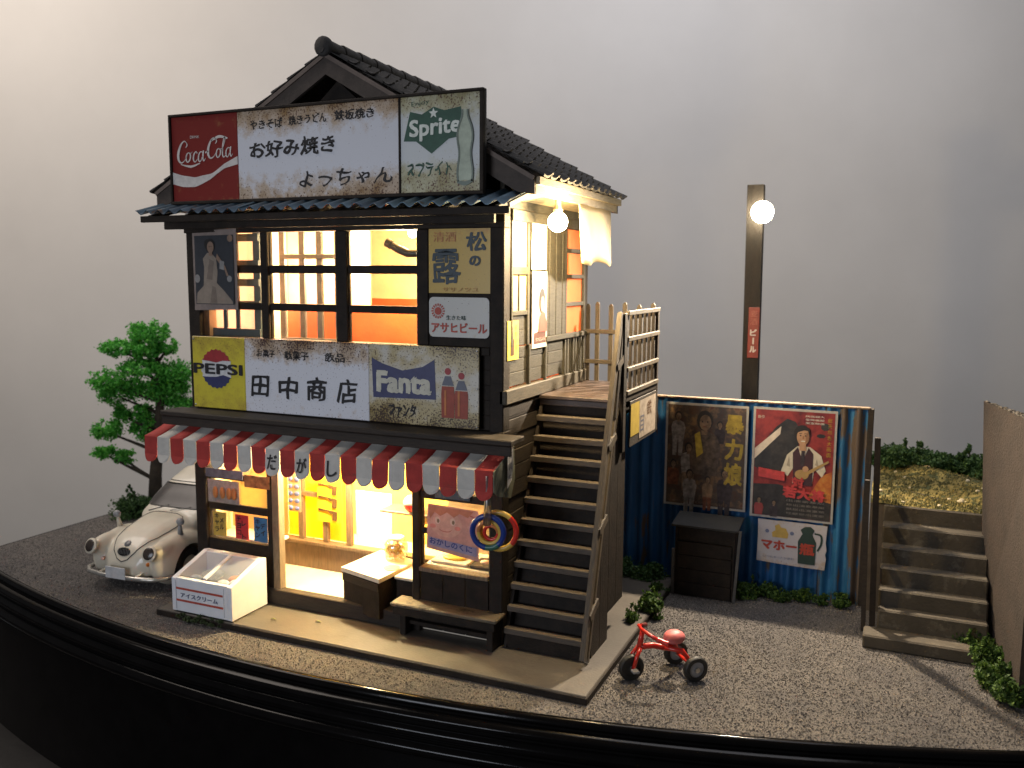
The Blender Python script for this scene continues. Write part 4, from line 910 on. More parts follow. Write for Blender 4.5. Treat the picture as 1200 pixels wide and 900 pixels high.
SW = [flat('yellow sweet', (.75, .55, .1)), flat('cream sweet', (.75, .65, .4)), flat('orange sweet', (.6, .3, .08))]
for q in range(3):
    mb = MB()
    for k in range(34):
        a, r_ = random.random()*6.28, .13*math.sqrt(random.random()); mb.ball((jx+r_*math.cos(a), jy+r_*math.sin(a), .71+.2*random.random()), .022, 6, 4)
    o = mb.build('sweets', SW[q], T); o['kind'] = 'stuff'
tag(MB().lathe((-1.80, .28, .682), [(.11, 0), (.12, .008), (.05, .012)], 16).build('small_plate', flat('rose plate', (.55, .25, .18)), None), 'small reddish plate on the white counter top in front of the jar', 'plate')
T = thing('shelf', (-1.75, .95, 1.1), 'small curved wooden shelf on the wall behind the jar', 'shelf'); B('board', PW, T, -2.35, -1.36, .85, 1.25, 1.27, 1.31, c=.01); B('bracket', PW, T, -1.8, -1.74, 1.1, 1.25, 1.08, 1.27)
tag(MB().ball((-1.84, .92, 1.435), .125, 16, 10).build('paper_balloon', PR_, None, smooth=True), 'round red and white paper balloon on the shelf behind the jar', 'paper balloon')
tag(MB().lathe((-1.84, .92, 1.435), [(.1272, .0), (.124, .03), (.105, .075), (.07, .108), (.01, .129)], 16).build('balloon_cap', flat('white paper', (.8, .78, .75)), bpy.data.objects['paper_balloon'], smooth=True))
T = thing('side_counter', (-1.4, .2, .3), 'low white shelf seen beside the right door post', 'counter'); B('top', flat('cream counter top', (.75, .68, .55)), T, -1.66, -1.31, .12, .7, .60, .64); B('body', BLACKW, T, -1.64, -1.33, .14, .7, .10, .60)
# things in the left show window
T = thing('snack_bag', (-4.47, -.01, 1.4), 'clear snack bag with orange crackers in the left show window', 'snack bag')
mb = MB(); mb.grid(lambda u, v: (-4.75+u*.58, -.004-.03*math.sin(u*3.14)*math.sin(v*3.14), 1.37+v*.34), 12, 8); mb.build('bag', flat('frosted bag film', (.30, .27, .26), .25, .3), T, smooth=True, fix=False)
for u, c_ in ((-4.58, 'orange sweet'), (-4.45, 'orange sweet'), (-4.33, 'orange sweet'), (-4.24, 'orange sweet')): MB().ball((u, -.042, 1.53), (.05, .012, .09), 9, 6).build('cracker', flat('burnt orange cracker', (.50, .2, .06)), T, smooth=True)
tag(MB().box(-4.16, -3.69, .028, .036, 1.37, 1.71, c=0).build('paper_sheet', paper('plain yellow paper', (.95, .80, .35), .6), None), 'plain glowing yellow paper in the left show window', 'paper')
tag(MB().box(-4.05, -3.60, -.03, -.022, 1.66, 1.84, c=0).build('photo_strip', flat('brown snack print', (.22, .11, .05), .4, .6), None), 'dark brown printed strip above the yellow paper of the left show window', 'poster')
tag(MB().box(-4.76, -4.08, -.03, -.02, 1.75, 1.88, c=0).build('photo_strip', flat('blue grey strip', (.10, .11, .16), .4, .4), None), 'blue grey printed strip at the top of the left show window', 'poster')
for u0, col, s_, sz, nm in ((-4.68, (.52, .36, .07), 'キャラメル', 5, 'mustard'), (-4.27, (.50, .03, .035), 'チョコレート', 5, 'red'), (-3.93, (.03, .13, .30), 'キャンディ', 5, 'blue')):
    T = thing('price_tag', (u0+.12, .0, 1.05), nm+' paper strip with black katakana in the lower row of the left show window', 'paper strip')
    o = MB().box(u0, u0+.24, .008, .014, .865, 1.225, c=0).build('sheet', flat(nm+' paper', col), T); F = Pl((0, .008, 0))
    hh = .33/len(s_)
    for i, ch in enumerate(s_):
        xx = u0+(.03 if i < (len(s_)+1)//2 else .12); zz = 1.215-(i if i < (len(s_)+1)//2 else i-(len(s_)+1)//2+.6)*.10-.09
        if ch in 'ー': continue
        text(F, ch, xx, xx+.08, zz, zz+.078, INK, o, off=1, bold=.03)
tag(B('show_shelf', WHITEF, None, -4.75, -3.7, .12, .5, .80, .84), 'cream shelf inside the left show window', 'shelf')
tag(MB().box(-4.75, -3.7, .5, .51, .86, 2.2, c=0).build('backing_paper', paper('cream glow paper', (.95, .78, .42), .5), None), 'glowing cream paper screen at the back of the left show window', 'screen')
# pink cartoon-coloured poster and food trays in the right show window
T = thing('poster', (-.75, .0, 1.45), 'pink poster with a plain smiling face and blue lettering in the right show window', 'poster')
o = MB().add([(-1.07, -.0, 1.75), (-.34, -.0, 1.72), (-.33, -.0, 1.06), (-1.09, -.0, 1.15)], [(3, 2, 1, 0)]).build('sheet', flat('pink poster paper', (.55, .30, .25)), T, fix=False); F = Pl((0, -.0005, 0))
poly(F, circ(-.80, 1.50, .23, 28, ry=.175), flat('peach print', (.60, .36, .29)), o, 'print', 1)
poly(F, [(-1.06, 1.73), (-.40, 1.71), (-.48, 1.62), (-.60, 1.66), (-.68, 1.60), (-.78, 1.66), (-.88, 1.60), (-.96, 1.65), (-1.03, 1.55)], flat('russet hair print', (.42, .17, .10)), o, 'print', 3)
for u in (-.92, -.70):
    poly(F, circ(u, 1.54, .040, 14, ry=.050), flat('cream print', (.66, .52, .44)), o, 'print', 2); poly(F, circ(u+.01, 1.535, .020, 12, ry=.028), flat('olive iris print', (.22, .16, .09)), o, 'print', 3)
    poly(F, circ(u+(.07 if u > -.8 else -.07), 1.46, .045, 12, ry=.028), flat('blush print', (.60, .22, .18)), o, 'print', 2)
strokes(F, [[(-.90, 1.43, .006), (-.84, 1.405, .010), (-.76, 1.405, .010), (-.71, 1.43, .006)]], flat('rose print', (.42, .12, .10)), o, off=4)
for q in range(5): poly(F, [(-.46+q*.018, 1.66-q*.06), (-.38, 1.64-q*.06), (-.38, 1.62-q*.06), (-.45+q*.018, 1.64-q*.06)], flat('rose print', (.42, .12, .10)), o, 'print', 2)
poly(F, [(-1.06, 1.20), (-.36, 1.12), (-.36, 1.24), (-1.06, 1.31)], flat('lilac print', (.30, .27, .40)), o, 'print', 1)
text(F, 'おかしのくに', -1.04, -.42, 1.22, 1.31, flat('blue print', (.03, .05, .22)), o, bold=.03, slope=-.1)
tag(MB().box(-.95, -.45, -.02, -.012, 1.84, 1.96, c=0).build('photo_strip', flat('dark teal strip', (.04, .06, .08)), None), 'dark teal strip hanging above the pink poster', 'poster')
T = thing('food_tray', (-.85, .3, .95), 'white tray of yellow snack behind the right show window glass', 'tray')
B('tray', flat('cream counter top', (.75, .68, .55)), T, -1.12, -.58, .16, .5, .90, .94, c=.01); MB().ball((-.84, .32, .95), (.17, .1, .04), 14, 6).build('snack', flat('yellow snack', (.75, .5, .06)), T, smooth=True)
T = thing('food_tray', (-.4, .3, .95), 'dark tray with a pale scoop behind the right show window glass', 'tray')
B('tray', flat('dark tray', (.06, .045, .035)), T, -.54, -.24, .15, .5, .90, .95, c=.01); MB().ball((-.38, .3, .96), (.07, .06, .03), 10, 6).build('snack', flat('cream snack', (.7, .5, .35)), T, smooth=True)
tag(B('display_shelf', flat('cream counter top', (.75, .68, .55)), None, -1.18, -.2, .11, .75, .86, .895), 'cream shelf behind the right show window', 'shelf')
tag(MB().box(-1.18, -.2, .76, .77, .9, 2.4, c=0).build('backing_paper', CREAMW, None), 'cream screen at the back of the right show window', 'screen')
# litter leaves
for (x, y) in ((-2.64, -.34), (-3.25, -.52)):
    tag(MB().add([(x, y, .012), (x+.05, y-.02, .03), (x+.11, y, .015), (x+.05, y+.025, .02)], [(0, 1, 2, 3)]).build('fallen_leaf', flat('olive leaf', (.16, .2, .03)), None, fix=False), 'small olive leaf on the pavement, '+('nearer the bench' if x > -3 else 'nearer the freezer'), 'leaf', 'fallen leaves before the doorway')
# ------------------------------------------------------------------ BLUE CORRUGATED FENCE
def tinmat(name, blue, rust, cut):
    m, nt, b, tc = base_mat(name); v = tc.outputs['Object']
    c = _ramp(nt, _noise(nt, v, 2.5, 4, (2, 1, .4)), [(.3, tuple(k*.7 for k in blue)), (.7, tuple(k*1.25 for k in blue))])
    f = _ramp(nt, _noise(nt, v, 2.6, 5, (2.2, 1, .28), .62), [(cut, (0, 0, 0)), (cut+.05, (1, 1, 1))])
    nt.links.new(_mix(nt, f, c, rust), b.inputs['Base Color']); b.inputs['Roughness'].default_value = .5; b.inputs['Metallic'].default_value = .15
    return m
FB = tinmat('rusting blue tin', (.016, .10, .27), (.10, .07, .05), .60); FR = tinmat('rusty pale tin', (.03, .16, .34), (.13, .095, .07), .49)
FN = thing('corrugated_fence', (2.5, 3.7, 0), 'rusting blue corrugated tin fence carrying the film posters', 'fence')
for x0, x1, mt, dy in ((-.1, .9, FB, -.012), (.86, 1.86, FB, 0), (1.82, 2.62, FB, -.012), (2.58, 3.5, FB, 0), (3.46, 4.10, FR, -.012)):
    o = sheet('tin_sheet', x0, x1, lambda x: (x, 3.70+dy, -.1), lambda x: (x, 3.70+dy, 2.82), .2, .035, mt, FN, (0, 1, 0))
for z in (.5, 2.6): B('fence_rail', BROWNW, FN, -.1, 4.08, 3.76, 3.83, z-.04, z+.04)
B('top_cap', mat('rusty capping', (.2, .14, .09), .6, .4), FN, -.1, 4.11, 3.65, 3.745, 2.82, 2.85)
B('end_post', BROWNW, FN, 4.08, 4.16, 3.66, 3.80, -.1, 2.83)
PY0 = 3.632
def movie(x0, x1, z0, z1, label, pm, border):
    t = thing('film_poster', (.5*(x0+x1), PY0, z0), label, 'film poster')
    o = MB().box(x0, x1, PY0, PY0+.01, z0, z1, c=.002).build('sheet', border, t); F = Pl((0, PY0, 0))
    poly(F, [(x0+.035, z0+.035), (x1-.035, z0+.035), (x1-.035, z1-.035), (x0+.035, z1-.035)], pm, o, 'print', 1); return t, o, F
def printmat(name, cols, scale, rough=.4):
    m, nt, b, tc = base_mat(name); n_ = len(cols)
    f = _noise(nt, tc.outputs['Object'], scale, 3, None, .65)
    c = _ramp(nt, f, [(.25+.5*i/(n_-1), cl) for i, cl in enumerate(cols)])
    nt.links.new(c, b.inputs['Base Color']); b.inputs['Roughness'].default_value = rough; return m
BORD = flat('grey white border', (.42, .41, .39))
t, o, F = movie(1.16, 2.42, 1.13, 2.76, 'dark brown film poster of several figures with yellow vertical title on the blue fence', printmat('murky film print', [(.02, .015, .02), (.075, .035, .022), (.06, .045, .035), (.17, .10, .05), (.10, .025, .02)], 5.5), BORD)
YT = flat('golden title print', (.40, .29, .035), .5, .35); FG = flat('pale figure print', (.24, .21, .185), .5, .7); FT = flat('tan figure print', (.20, .13, .08), .5, .6); FD = flat('dark figure print', (.035, .025, .03), .5, .6); FO = flat('rust figure print', (.17, .055, .025), .5, .7)
for i, ch in enumerate('暴力娘'): text(F, ch, 2.08, 2.36, 2.32-i*.40, 2.62-i*.37, YT, o, bold=.05, off=3)
def figure(F, o, cx, cz, s, top, hair=HRP, face=FT, off=2, legs=None):
    poly(F, [(cx-.20*s, cz-.55*s), (cx-.24*s, cz-.1*s), (cx-.19*s, cz+.08*s), (cx-.06*s, cz+.13*s), (cx+.06*s, cz+.13*s), (cx+.19*s, cz+.07*s), (cx+.25*s, cz-.12*s), (cx+.19*s, cz-.55*s)], top, o, 'figure_print', off)
    poly(F, [(cx-.045*s, cz+.08*s), (cx+.045*s, cz+.08*s), (cx+.05*s, cz+.2*s), (cx-.05*s, cz+.2*s)], face, o, 'figure_print', off+1)
    poly(F, circ(cx, cz+.30*s, .125*s, 16, ry=.16*s), hair, o, 'figure_print', off+1); poly(F, circ(cx+.01*s, cz+.27*s, .09*s, 14, ry=.125*s), face, o, 'figure_print', off+2)
    for q in (-.035, .045): poly(F, circ(cx+q*s, cz+.285*s, .013*s, 6), hair, o, 'figure_print', off+3)
    poly(F, [(cx-.03*s, cz+.20*s), (cx+.04*s, cz+.20*s), (cx+.03*s, cz+.215*s), (cx-.02*s, cz+.215*s)], FO, o, 'figure_print', off+3)
    if legs:
        for q in (-.1, .1): poly(F, [(cx+q*s-.08*s, cz-1.1*s), (cx+q*s+.05*s, cz-1.1*s), (cx+q*s+.09*s, cz-.5*s), (cx+q*s-.09*s, cz-.5*s)], legs, o, 'figure_print', off)
figure(F, o, 1.77, 2.20, 1.0, flat('grey brown coat', (.085, .06, .045), .5, .7), face=FT)
poly(F, [(1.62, 2.28), (1.70, 2.33), (1.76, 2.0), (1.66, 1.92)], YT, o, 'print', 6)
figure(F, o, 1.36, 2.42, .45, FG, legs=FG); figure(F, o, 1.53, 1.92, .5, FG, legs=FT); figure(F, o, 1.56, 1.52, .45, FG, legs=FG); figure(F, o, 1.84, 1.48, .35, FT, legs=FO); figure(F, o, 1.3, 1.68, .4, FO); figure(F, o, 2.1, 1.55, .5, FD, legs=FD); figure(F, o, 2.0, 2.35, .35, FD)
for k in range(3): text(F, '東京監督作品主演'[k:k+5], 1.30+.3*k, 1.56+.3*k, 1.19, 1.23, FT, o, off=6)
t, o, F = movie(2.49, 3.68, 1.09, 2.77, 'red film poster of a man with dark vest and guitar on the blue fence', printmat('deep red film print', [(.07, .008, .01), (.19, .02, .018), (.30, .035, .028), (.20, .02, .018)], 4.5), BORD)
SMK = printmat('smoke print', [(.01, .01, .01), (.03, .028, .028), (.06, .05, .045)], 6); FIRE = printmat('fire print', [(.3, .05, .02), (.5, .16, .03), (.6, .35, .08)], 6)
poly(F, [(2.53, 1.86), (2.53, 2.12), (2.7, 2.30), (2.82, 2.48), (2.98, 2.62), (3.1, 2.58), (3.18, 2.44), (3.15, 2.2), (3.05, 1.9), (2.9, 1.7)], SMK, o, 'smoke_print', 2)
poly(F, [(2.53, 2.14), (2.84, 2.44), (2.90, 2.50), (2.89, 2.38), (2.53, 1.98)], flat('pale beam print', (.66, .58, .5)), o, 'beam_print', 3)
poly(F, [(2.53, 1.13), (3.64, 1.13), (3.64, 1.45), (3.3, 1.5), (2.9, 1.62), (2.53, 1.6)], SMK, o, 'smoke_print', 2)
poly(F, [(3.32, 1.46), (3.64, 1.40), (3.64, 1.88), (3.50, 1.80), (3.40, 1.62)], FIRE, o, 'fire_print', 2)
WH = flat('cream shirt print', (.60, .55, .45)); VE = flat('dark vest print', (.05, .018, .025)); FS = flat('warm face print', (.48, .28, .16))
cx, cz = 3.22, 2.02
poly(F, [(cx-.20, cz-.26), (cx-.30, cz-.20), (cx-.22, cz+.06), (cx-.08, cz+.20), (cx+.10, cz+.20), (cx+.26, cz+.08), (cx+.33, cz-.14), (cx+.28, cz-.24), (cx+.17, cz-.12), (cx+.15, cz-.36), (cx-.13, cz-.36), (cx-.12, cz-.12)], WH, o, 'figure_print', 4)
poly(F, [(cx-.12, cz-.38), (cx-.14, cz+.10), (cx-.07, cz+.19), (cx+.0, cz-.02), (cx+.08, cz+.19), (cx+.15, cz+.10), (cx+.15, cz-.38)], VE, o, 'figure_print', 5)
poly(F, [(cx-.02, cz+.14), (cx+.03, cz+.14), (cx+.03, cz-.06), (cx, cz-.1), (cx-.03, cz-.06)], FD, o, 'figure_print', 6)
poly(F, [(cx-.05, cz+.14), (cx+.05, cz+.14), (cx+.04, cz+.24), (cx-.05, cz+.24)], FS, o, 'figure_print', 6)
poly(F, circ(cx-.02, cz+.40, .115, 18, ry=.12), HRP, o, 'figure_print', 6); poly(F, circ(cx-.005, cz+.345, .088, 16, ry=.125), FS, o, 'figure_print', 7)
for q in (-.04, .03): poly(F, circ(cx+q, cz+.365, .012, 6), HRP, o, 'figure_print', 8); poly(F, [(cx+q-.02, cz+.39), (cx+q+.02, cz+.39), (cx+q+.02, cz+.40), (cx+q-.02, cz+.40)], HRP, o, 'figure_print', 8)
SHF = flat('shaded face print', (.30, .15, .08))
poly(F, [(cx+.03, cz+.24), (cx+.07, cz+.30), (cx+.083, cz+.37), (cx+.06, cz+.44), (cx+.035, cz+.36)], SHF, o, 'figure_print', 7.5)
poly(F, [(cx-.10, cz+.40), (cx-.09, cz+.49), (cx, cz+.52), (cx+.08, cz+.48), (cx+.09, cz+.40), (cx+.06, cz+.44), (cx, cz+.445), (cx-.06, cz+.42)], HRP, o, 'figure_print', 8)
poly(F, [(cx-.008, cz+.36), (cx+.008, cz+.36), (cx+.014, cz+.318), (cx-.012, cz+.318)], SHF, o, 'figure_print', 8)
poly(F, [(cx-.22, cz-.10), (cx-.19, cz+.05), (cx-.17, cz-.12)], flat('cream shade print', (.34, .30, .24)), o, 'figure_print', 5); poly(F, [(cx+.20, cz+.03), (cx+.24, cz-.10), (cx+.18, cz-.06)], flat('cream shade print', (.34, .30, .24)), o, 'figure_print', 5)
for q_ in range(9): poly(F, circ(2.62+.9*random.random(), 1.95+.7*random.random(), .02+.05*random.random(), 7, ry=.02+.04*random.random()), SMK if q_ % 2 else flat('wine print', (.14, .012, .02)), o, 'smoke_print', 1.5)
poly(F, [(cx-.035, cz+.275), (cx+.03, cz+.275), (cx+.02, cz+.29), (cx-.02, cz+.29)], flat('pale print', (.6, .6, .5)), o, 'figure_print', 8)
poly(F, circ(cx-.0, cz-.22, .10, 14, ry=.075), flat('guitar print', (.40, .26, .10)), o, 'guitar_print', 7); poly(F, [(cx+.02, cz-.2), (cx+.36, cz+.02), (cx+.37, cz-.01), (cx+.04, cz-.25)], flat('guitar print', (.4, .26, .1)), o, 'guitar_print', 7)
poly(F, circ(cx+.05, cz-.13, .045, 8), FS, o, 'figure_print', 8)
TR = flat('vivid red title', (.50, .05, .05), .5, .3)
text(F, '対', 3.08, 3.26, 1.60, 1.76, TR, o, off=10, bold=.06); text(F, '若大将', 2.96, 3.56, 1.44, 1.62, TR, o, off=10, bold=.07, slope=-.05)
poly(F, [(2.60, 1.72), (2.60, 1.86), (2.98, 1.82), (2.98, 1.68)], TR, o, 'title_band_print', 9)
figure(F, o, 2.62, 1.28, .28, flat('rose dress print', (.3, .05, .05)), off=4); figure(F, o, 2.84, 1.26, .26, FD, off=4)
for k in range(4): text(F, '怪獣総出演豪華版'[k:k+6], 3.02, 3.56, 1.18+.065*k, 1.215+.065*k, flat('dim grey print', (.22, .2, .18)), o, off=5)
for k in range(3): text(F, '東宝映画超大作'[k:k+4], 3.24, 3.50, 2.56+.05*k, 2.59+.05*k, flat('pale print', (.6, .6, .5)), o, off=5)
for k, ch in enumerate('総天然色大画面'): text(F, ch, 3.55, 3.61, 2.60-k*.085, 2.66-k*.085, YT, o, off=5)
text(F, '新作', 2.56, 2.66, 2.60, 2.65, WH, o, off=5)
T = thing('enamel_sign', (3.12, PY0, .4), 'small white enamel sign with dark green thermos flask under the red film poster', 'sign')
edge = [(2.62, .41), (2.8, .40), (3.2, .385), (3.6, .38), (3.615, .55), (3.60, .62), (3.618, .68), (3.6, .8), (3.615, 1.05), (3.3, 1.06), (2.9, 1.055), (2.62, 1.06), (2.628, .8)]
o = MB().prism(edge, lambda u, v: (u, PY0, v), lambda u, v: (u, PY0+.012, v)).build('plate', enamel('pale lilac enamel', (.52, .50, .54), .2, .4, 0), T); F = Pl((0, PY0, 0))
text(F, 'マホー', 2.68, 3.20, .60, .76, RP, o, bold=.06)
KG = flat('dark green flask', (.02, .045, .035))
poly(F, [(3.22, .44), (3.46, .44), (3.47, .78), (3.41, .90), (3.44, .97), (3.38, 1.02), (3.30, 1.01), (3.24, .96), (3.27, .90), (3.21, .78)], KG, o, 'flask_print', 2)
strokes(F, [[(3.44, .92, .025), (3.53, .90, .03), (3.54, .78, .03), (3.49, .66, .025)]], KG, o, 'flask_print', 2)
text(F, '瓶', 3.235, 3.45, .58, .76, RP, o, bold=.05, off=3)
poly(F, [(2.84, .80), (3.06, .80), (3.07, .87), (3.03, .95), (2.96, .96), (2.93, 1.01), (2.87, .98), (2.88, .91), (2.83, .87)], flat('ochre print', (.5, .34, .08)), o, 'animal_emblem_print')
for u in (2.76, 3.12): poly(F, circ(u, .885, .03, 10), flat('slate blue print', (.14, .17, .3)), o, 'dot_print')
text(F, 'いつもあったか便利', 2.72, 3.16, .475, .51, flat('slate blue print', (.14, .17, .3)), o)
# wooden rubbish bin in front of the fence
T = thing('rubbish_box', (1.95, 3.15, -.1), 'black wooden rubbish box with grey slanting lid standing under the brown film poster', 'rubbish box')
for k in range(5): B('side_board', BLACKW, T, 1.52, 2.36, 3.02+(.0 if k < 4 else .02), 3.06, -.09+k*.21, -.09+(k+1)*.21-.006)
for x in (1.50, 2.34): MB().prism([(3.02, -.09), (3.5, -.09), (3.5, 1.04), (3.02, .965)], lambda u, v: (x, u, v), lambda u, v: (x+.04, u, v)).build('side_wall', BLACKW, T)
B('back_wall', BLACKW, T, 1.5, 2.38, 3.46, 3.5, -.09, 1.02)
MB().beam((1.94, 2.97, .99), (1.94, 3.52, 1.06), .98, .03).build('lid', mat('dull grey lid', (.022, .022, .021)), T)
LG = mat('grey edge wood', (.08, .077, .073))
B('corner_strip', LG, T, 1.455, 1.50, 3.0, 3.04, -.09, .62); MB().beam((2.40, 3.0, -.09), (2.46, 3.0, 1.0), .04, .04, (0, 1, 0)).build('corner_strip', LG, T)
# ------------------------------------------------------------------ CONCRETE STEPS, POSTS, RIGHT WALL
T = thing('concrete_steps', (4.95, 2.8, -.1), 'flight of seven worn concrete steps up to the sandy terrace beside the right wall', 'steps')
CON = mat('worn concrete', (.065, .053, .037), .75, .25, 2.2, None, .3, 22, wear=((.11, .095, .07), 3, .56))
fr = [(2.12, .08), (2.44, .33), (2.61, .56), (2.80, .80), (3.01, 1.03), (3.23, 1.27), (3.50, 1.50)]
for i, (y, z) in enumerate(fr):
    yb = fr[i+1][0]+.02 if i < 6 else 3.56
    o = B('step', CON, T, 4.20 if i == 0 else 4.36, 5.66, y, yb, -.098 if i == 0 else fr[i-1][1]-.05, z, c=.02)
T = thing('step_railing', (4.28, 2.6, 0), 'pair of black posts standing at the left edge of the concrete steps', 'railing')
MB().beam((4.30, 2.50, .08), (4.24, 2.50, 2.62), .075, .08, (0, 1, 0)).build('post', BLACKW, T); MB().beam((4.19, 2.72, -.1), (4.14, 2.72, 2.0), .06, .06, (0, 1, 0)).build('post', BROWNW, T)
MB().beam((4.265, 2.54, .9), (4.265, 3.5, 2.0), .05, .05).build('rail', BLACKW, T)
T = thing('retaining_wall', (5.9, 2.2, -.1), 'tall brown rendered wall with gravelly slanting top at the right edge', 'wall')
mb = MB(); f = lambda q: [(5.66+q, 3.35, -.1), (5.86+q, 1.12, -.1), (5.84+q, 1.12, 3.12), (5.50+q, 3.35, 3.08)]
mb.add(f(0)+[(6.9, 3.9, -.1), (7.3, 1.12, -.1), (7.3, 1.12, 2.6), (6.9, 3.9, 2.6)], [(0, 1, 2, 3), (1, 5, 6, 2), (3, 2, 6, 7), (0, 3, 7, 4), (5, 4, 7, 6), (0, 4, 5, 1)])
mb.build('wall_body', mat('brown render', (.034, .023, .017), .9, .3, 2.5, None, .5, 30), T)
mb = MB()
for k in range(500):
    u, v = random.random(), random.random()**1.4; p_ = Vector((5.50, 3.35, 3.08)).lerp(Vector((5.84, 1.12, 3.12)), u).lerp(Vector((6.9, 3.9, 2.6)).lerp(Vector((7.3, 1.12, 2.6)), u), v*.9+.01)
    r = random.uniform(.012, .03); mb.ball(p_, (r, r, r*.7), 5, 3)
o = mb.build('top_gravel', mat('grey gravel', (.2, .17, .13), .8, .5, 30), T); o['kind'] = 'stuff'
# ------------------------------------------------------------------ TRICYCLE
TA = math.atan2(-.47, -.54)
T = thing('tricycle', (2.25, .44, -.1), 'small red toy tricycle with black wheels parked on the grit beside the pavement', 'tricycle')
RP2 = mat('glossy red paint', (.50, .022, .012), .28, .1, coat=.3); PINK = mat('pink seat', (.62, .17, .17), .45, .1); GH = mat('grey hub disc', (.20, .20, .21), .4, .15)
LO = (2.25, .44, -.1)
def L(x, y, z): return (LO[0]+x, LO[1]+y, LO[2]+z)
def wheel(x, y, r, w_, nm):
    o = MB().lathe(L(x, y, r), [(r*.62, -w_*.5), (r*.9, -w_*.5), (r, -w_*.25), (r, w_*.25), (r*.9, w_*.5), (r*.62, w_*.5)], 26, 'y', cap=False).build('tyre', RUBBER, T, smooth=40)
    MB().lathe(L(x, y, r), [(.01, -w_*.36), (r*.63, -w_*.3), (r*.63, w_*.3), (.01, w_*.36)], 22, 'y').build('rim', GH if nm else RUBBER, T)
    MB().lathe(L(x, y, r), [(.03, -w_*.7), (.03, w_*.7)], 10, 'y').build('hub', CHROME, T)
wheel(0, .25, .155, .08, 1); wheel(0, -.25, .155, .08, 1); wheel(.72, 0, .16, .08, 0)
MB().tube([L(0, -.24, .155), L(0, .24, .155)], .02, 8).build('rear_axle', RP2, T)
for s_ in (-1, 1): MB().tube([L(.72, s_*.06, .16), L(.68, s_*.06, .30), L(.62, s_*.03, .40)], .025, 8).build('fork', RP2, T, smooth=True); MB().tube([L(.0, s_*.19, .17), L(.10, s_*.10, .33), L(.30, s_*.02, .36)], [.026, .03, .03], 8).build('frame_tube', RP2, T, smooth=True)
MB().tube([L(.63, 0, .36), L(.60, 0, .50), L(.585, 0, .60)], [.038, .032, .028], 10).build('steering_stem', RP2, T, smooth=True)
MB().tube([L(.63, 0, .40), L(.45, 0, .40), L(.28, 0, .35), L(.14, 0, .37)], .036, 10).build('frame_tube', RP2, T, smooth=True)
MB().tube([L(.47, .25, .55), L(.56, .16, .60), L(.59, 0, .61), L(.56, -.16, .60), L(.47, -.25, .55)], .022, 8).build('handlebar', RP2, T, smooth=True)
for s_ in (-1, 1): MB().tube([L(.50, s_*.215, .565), L(.40, s_*.30, .53)], [.03, .033], 10).build('grip', RP2 if s_ > 0 else mat('dark red grip', (.09, .012, .01), .4), T, smooth=40); MB().box(LO[0]+.69, LO[0]+.77, LO[1]+s_*.13-.045, LO[1]+s_*.13+.045, LO[2]+.15, LO[2]+.18).build('pedal', GH, T)
MB().ball(L(.16, 0, .47), (.135, .12, .085), 16, 10).build('saddle', PINK, T, smooth=True); MB().tube([L(.16, 0, .36), L(.16, 0, .45)], .025, 8).build('saddle_post', CHROME, T)
T.rotation_euler.z = TA
# ------------------------------------------------------------------ CAR (local: x along its length, nose at x=0, tail +x)
CP = mat('worn cream car paint', (.64, .585, .47), .42, .07, 3, None, .02, coat=.3, wear=((.36, .22, .12), 4.5, .68))
DG = mat('dark car glass', (.05, .044, .042), .35, .1, spec=.3, bump=0)
CX, CY = -6.17, -.36
K = thing('parked_car', (CX, CY, -.1), 'worn cream small rounded old car with dark windscreen parked left of the shop house', 'car')
def Cc(x, y, z): return (CX+x, CY+y, -.1+z)
def lerpt(t, tab):
    for (a, *va), (b2, *vb) in zip(tab[:-1], tab[1:]):
        if t <= b2: q = (t-a)/(b2-a); q = q*q*(3-2*q)*.35+q*.65; return [m1+(m2-m1)*q for m1, m2 in zip(va, vb)]
    return list(tab[-1][1:])
HULL = [(0.0, .26, .44, .30), (.03, .36, .55, .27), (.12, .44, .68, .26), (.3, .50, .80, .26), (.6, .56, .90, .26), (.9, .62, .96, .26), (1.15, .67, .985, .26), (1.6, .70, .98, .26), (2.4, .70, .97, .26), (2.9, .64, .93, .26), (3.3, .56, .8, .28), (3.6, .46, .62, .3), (3.75, .3, .42, .34)]
CAB = [(1.02, .56, .90, .0), (1.10, .60, 1.0, 0), (1.45, .58, 1.30, 0), (1.65, .56, 1.44, 0), (1.95, .55, 1.56, 0), (2.3, .54, 1.60, 0), (2.7, .52, 1.48, 0), (3.1, .47, 1.16, 0), (3.35, .42, .9, 0)]
def loft(mb, tab, nu, zlow, px, pz, length, x0=0.0, nv=28):
    vs = []
    for i in range(nu):
        x = x0+length*i/(nu-1); w_, zt, zb_ = lerpt(x, tab); zb_ = zb_ or zlow
        for k in range(nv):
            a = 2*math.pi*k/nv; c_, s_ = math.cos(a), math.sin(a)
            z = zb_+(zt-zb_)*abs(s_)**pz if s_ >= 0 else zb_-.06*abs(s_)
            vs.append(Cc(w_*abs(c_)**px*(1 if c_ >= 0 else -1), x, z))
    mb.add(vs, [(i*nv+k, (i+1)*nv+k, (i+1)*nv+(k+1) % nv, i*nv+(k+1) % nv) for i in range(nu-1) for k in range(nv)]+[tuple(range(nv))[::-1], tuple((nu-1)*nv+k for k in range(nv))])
mb = MB(); loft(mb, HULL, 44, .26, .62, .72, 3.75); loft(mb, CAB, 30, .84, .5, .55, 2.33, 1.02)
for s_ in (-1, 1):
    mb.ball(Cc(s_*.55, .64, .40), (.25, .60, .40), 26, 16); mb.ball(Cc(s_*.56, .33, .60), (.155, .36, .165), 22, 14); mb.ball(Cc(s_*.56, 3.02, .40), (.24, .58, .40), 26, 16)
    mb.box(CX+s_*.64-.08, CX+s_*.64+.08, CY+1.0, CY+2.7, .05, .13)
body = mb.build('body', CP, K)
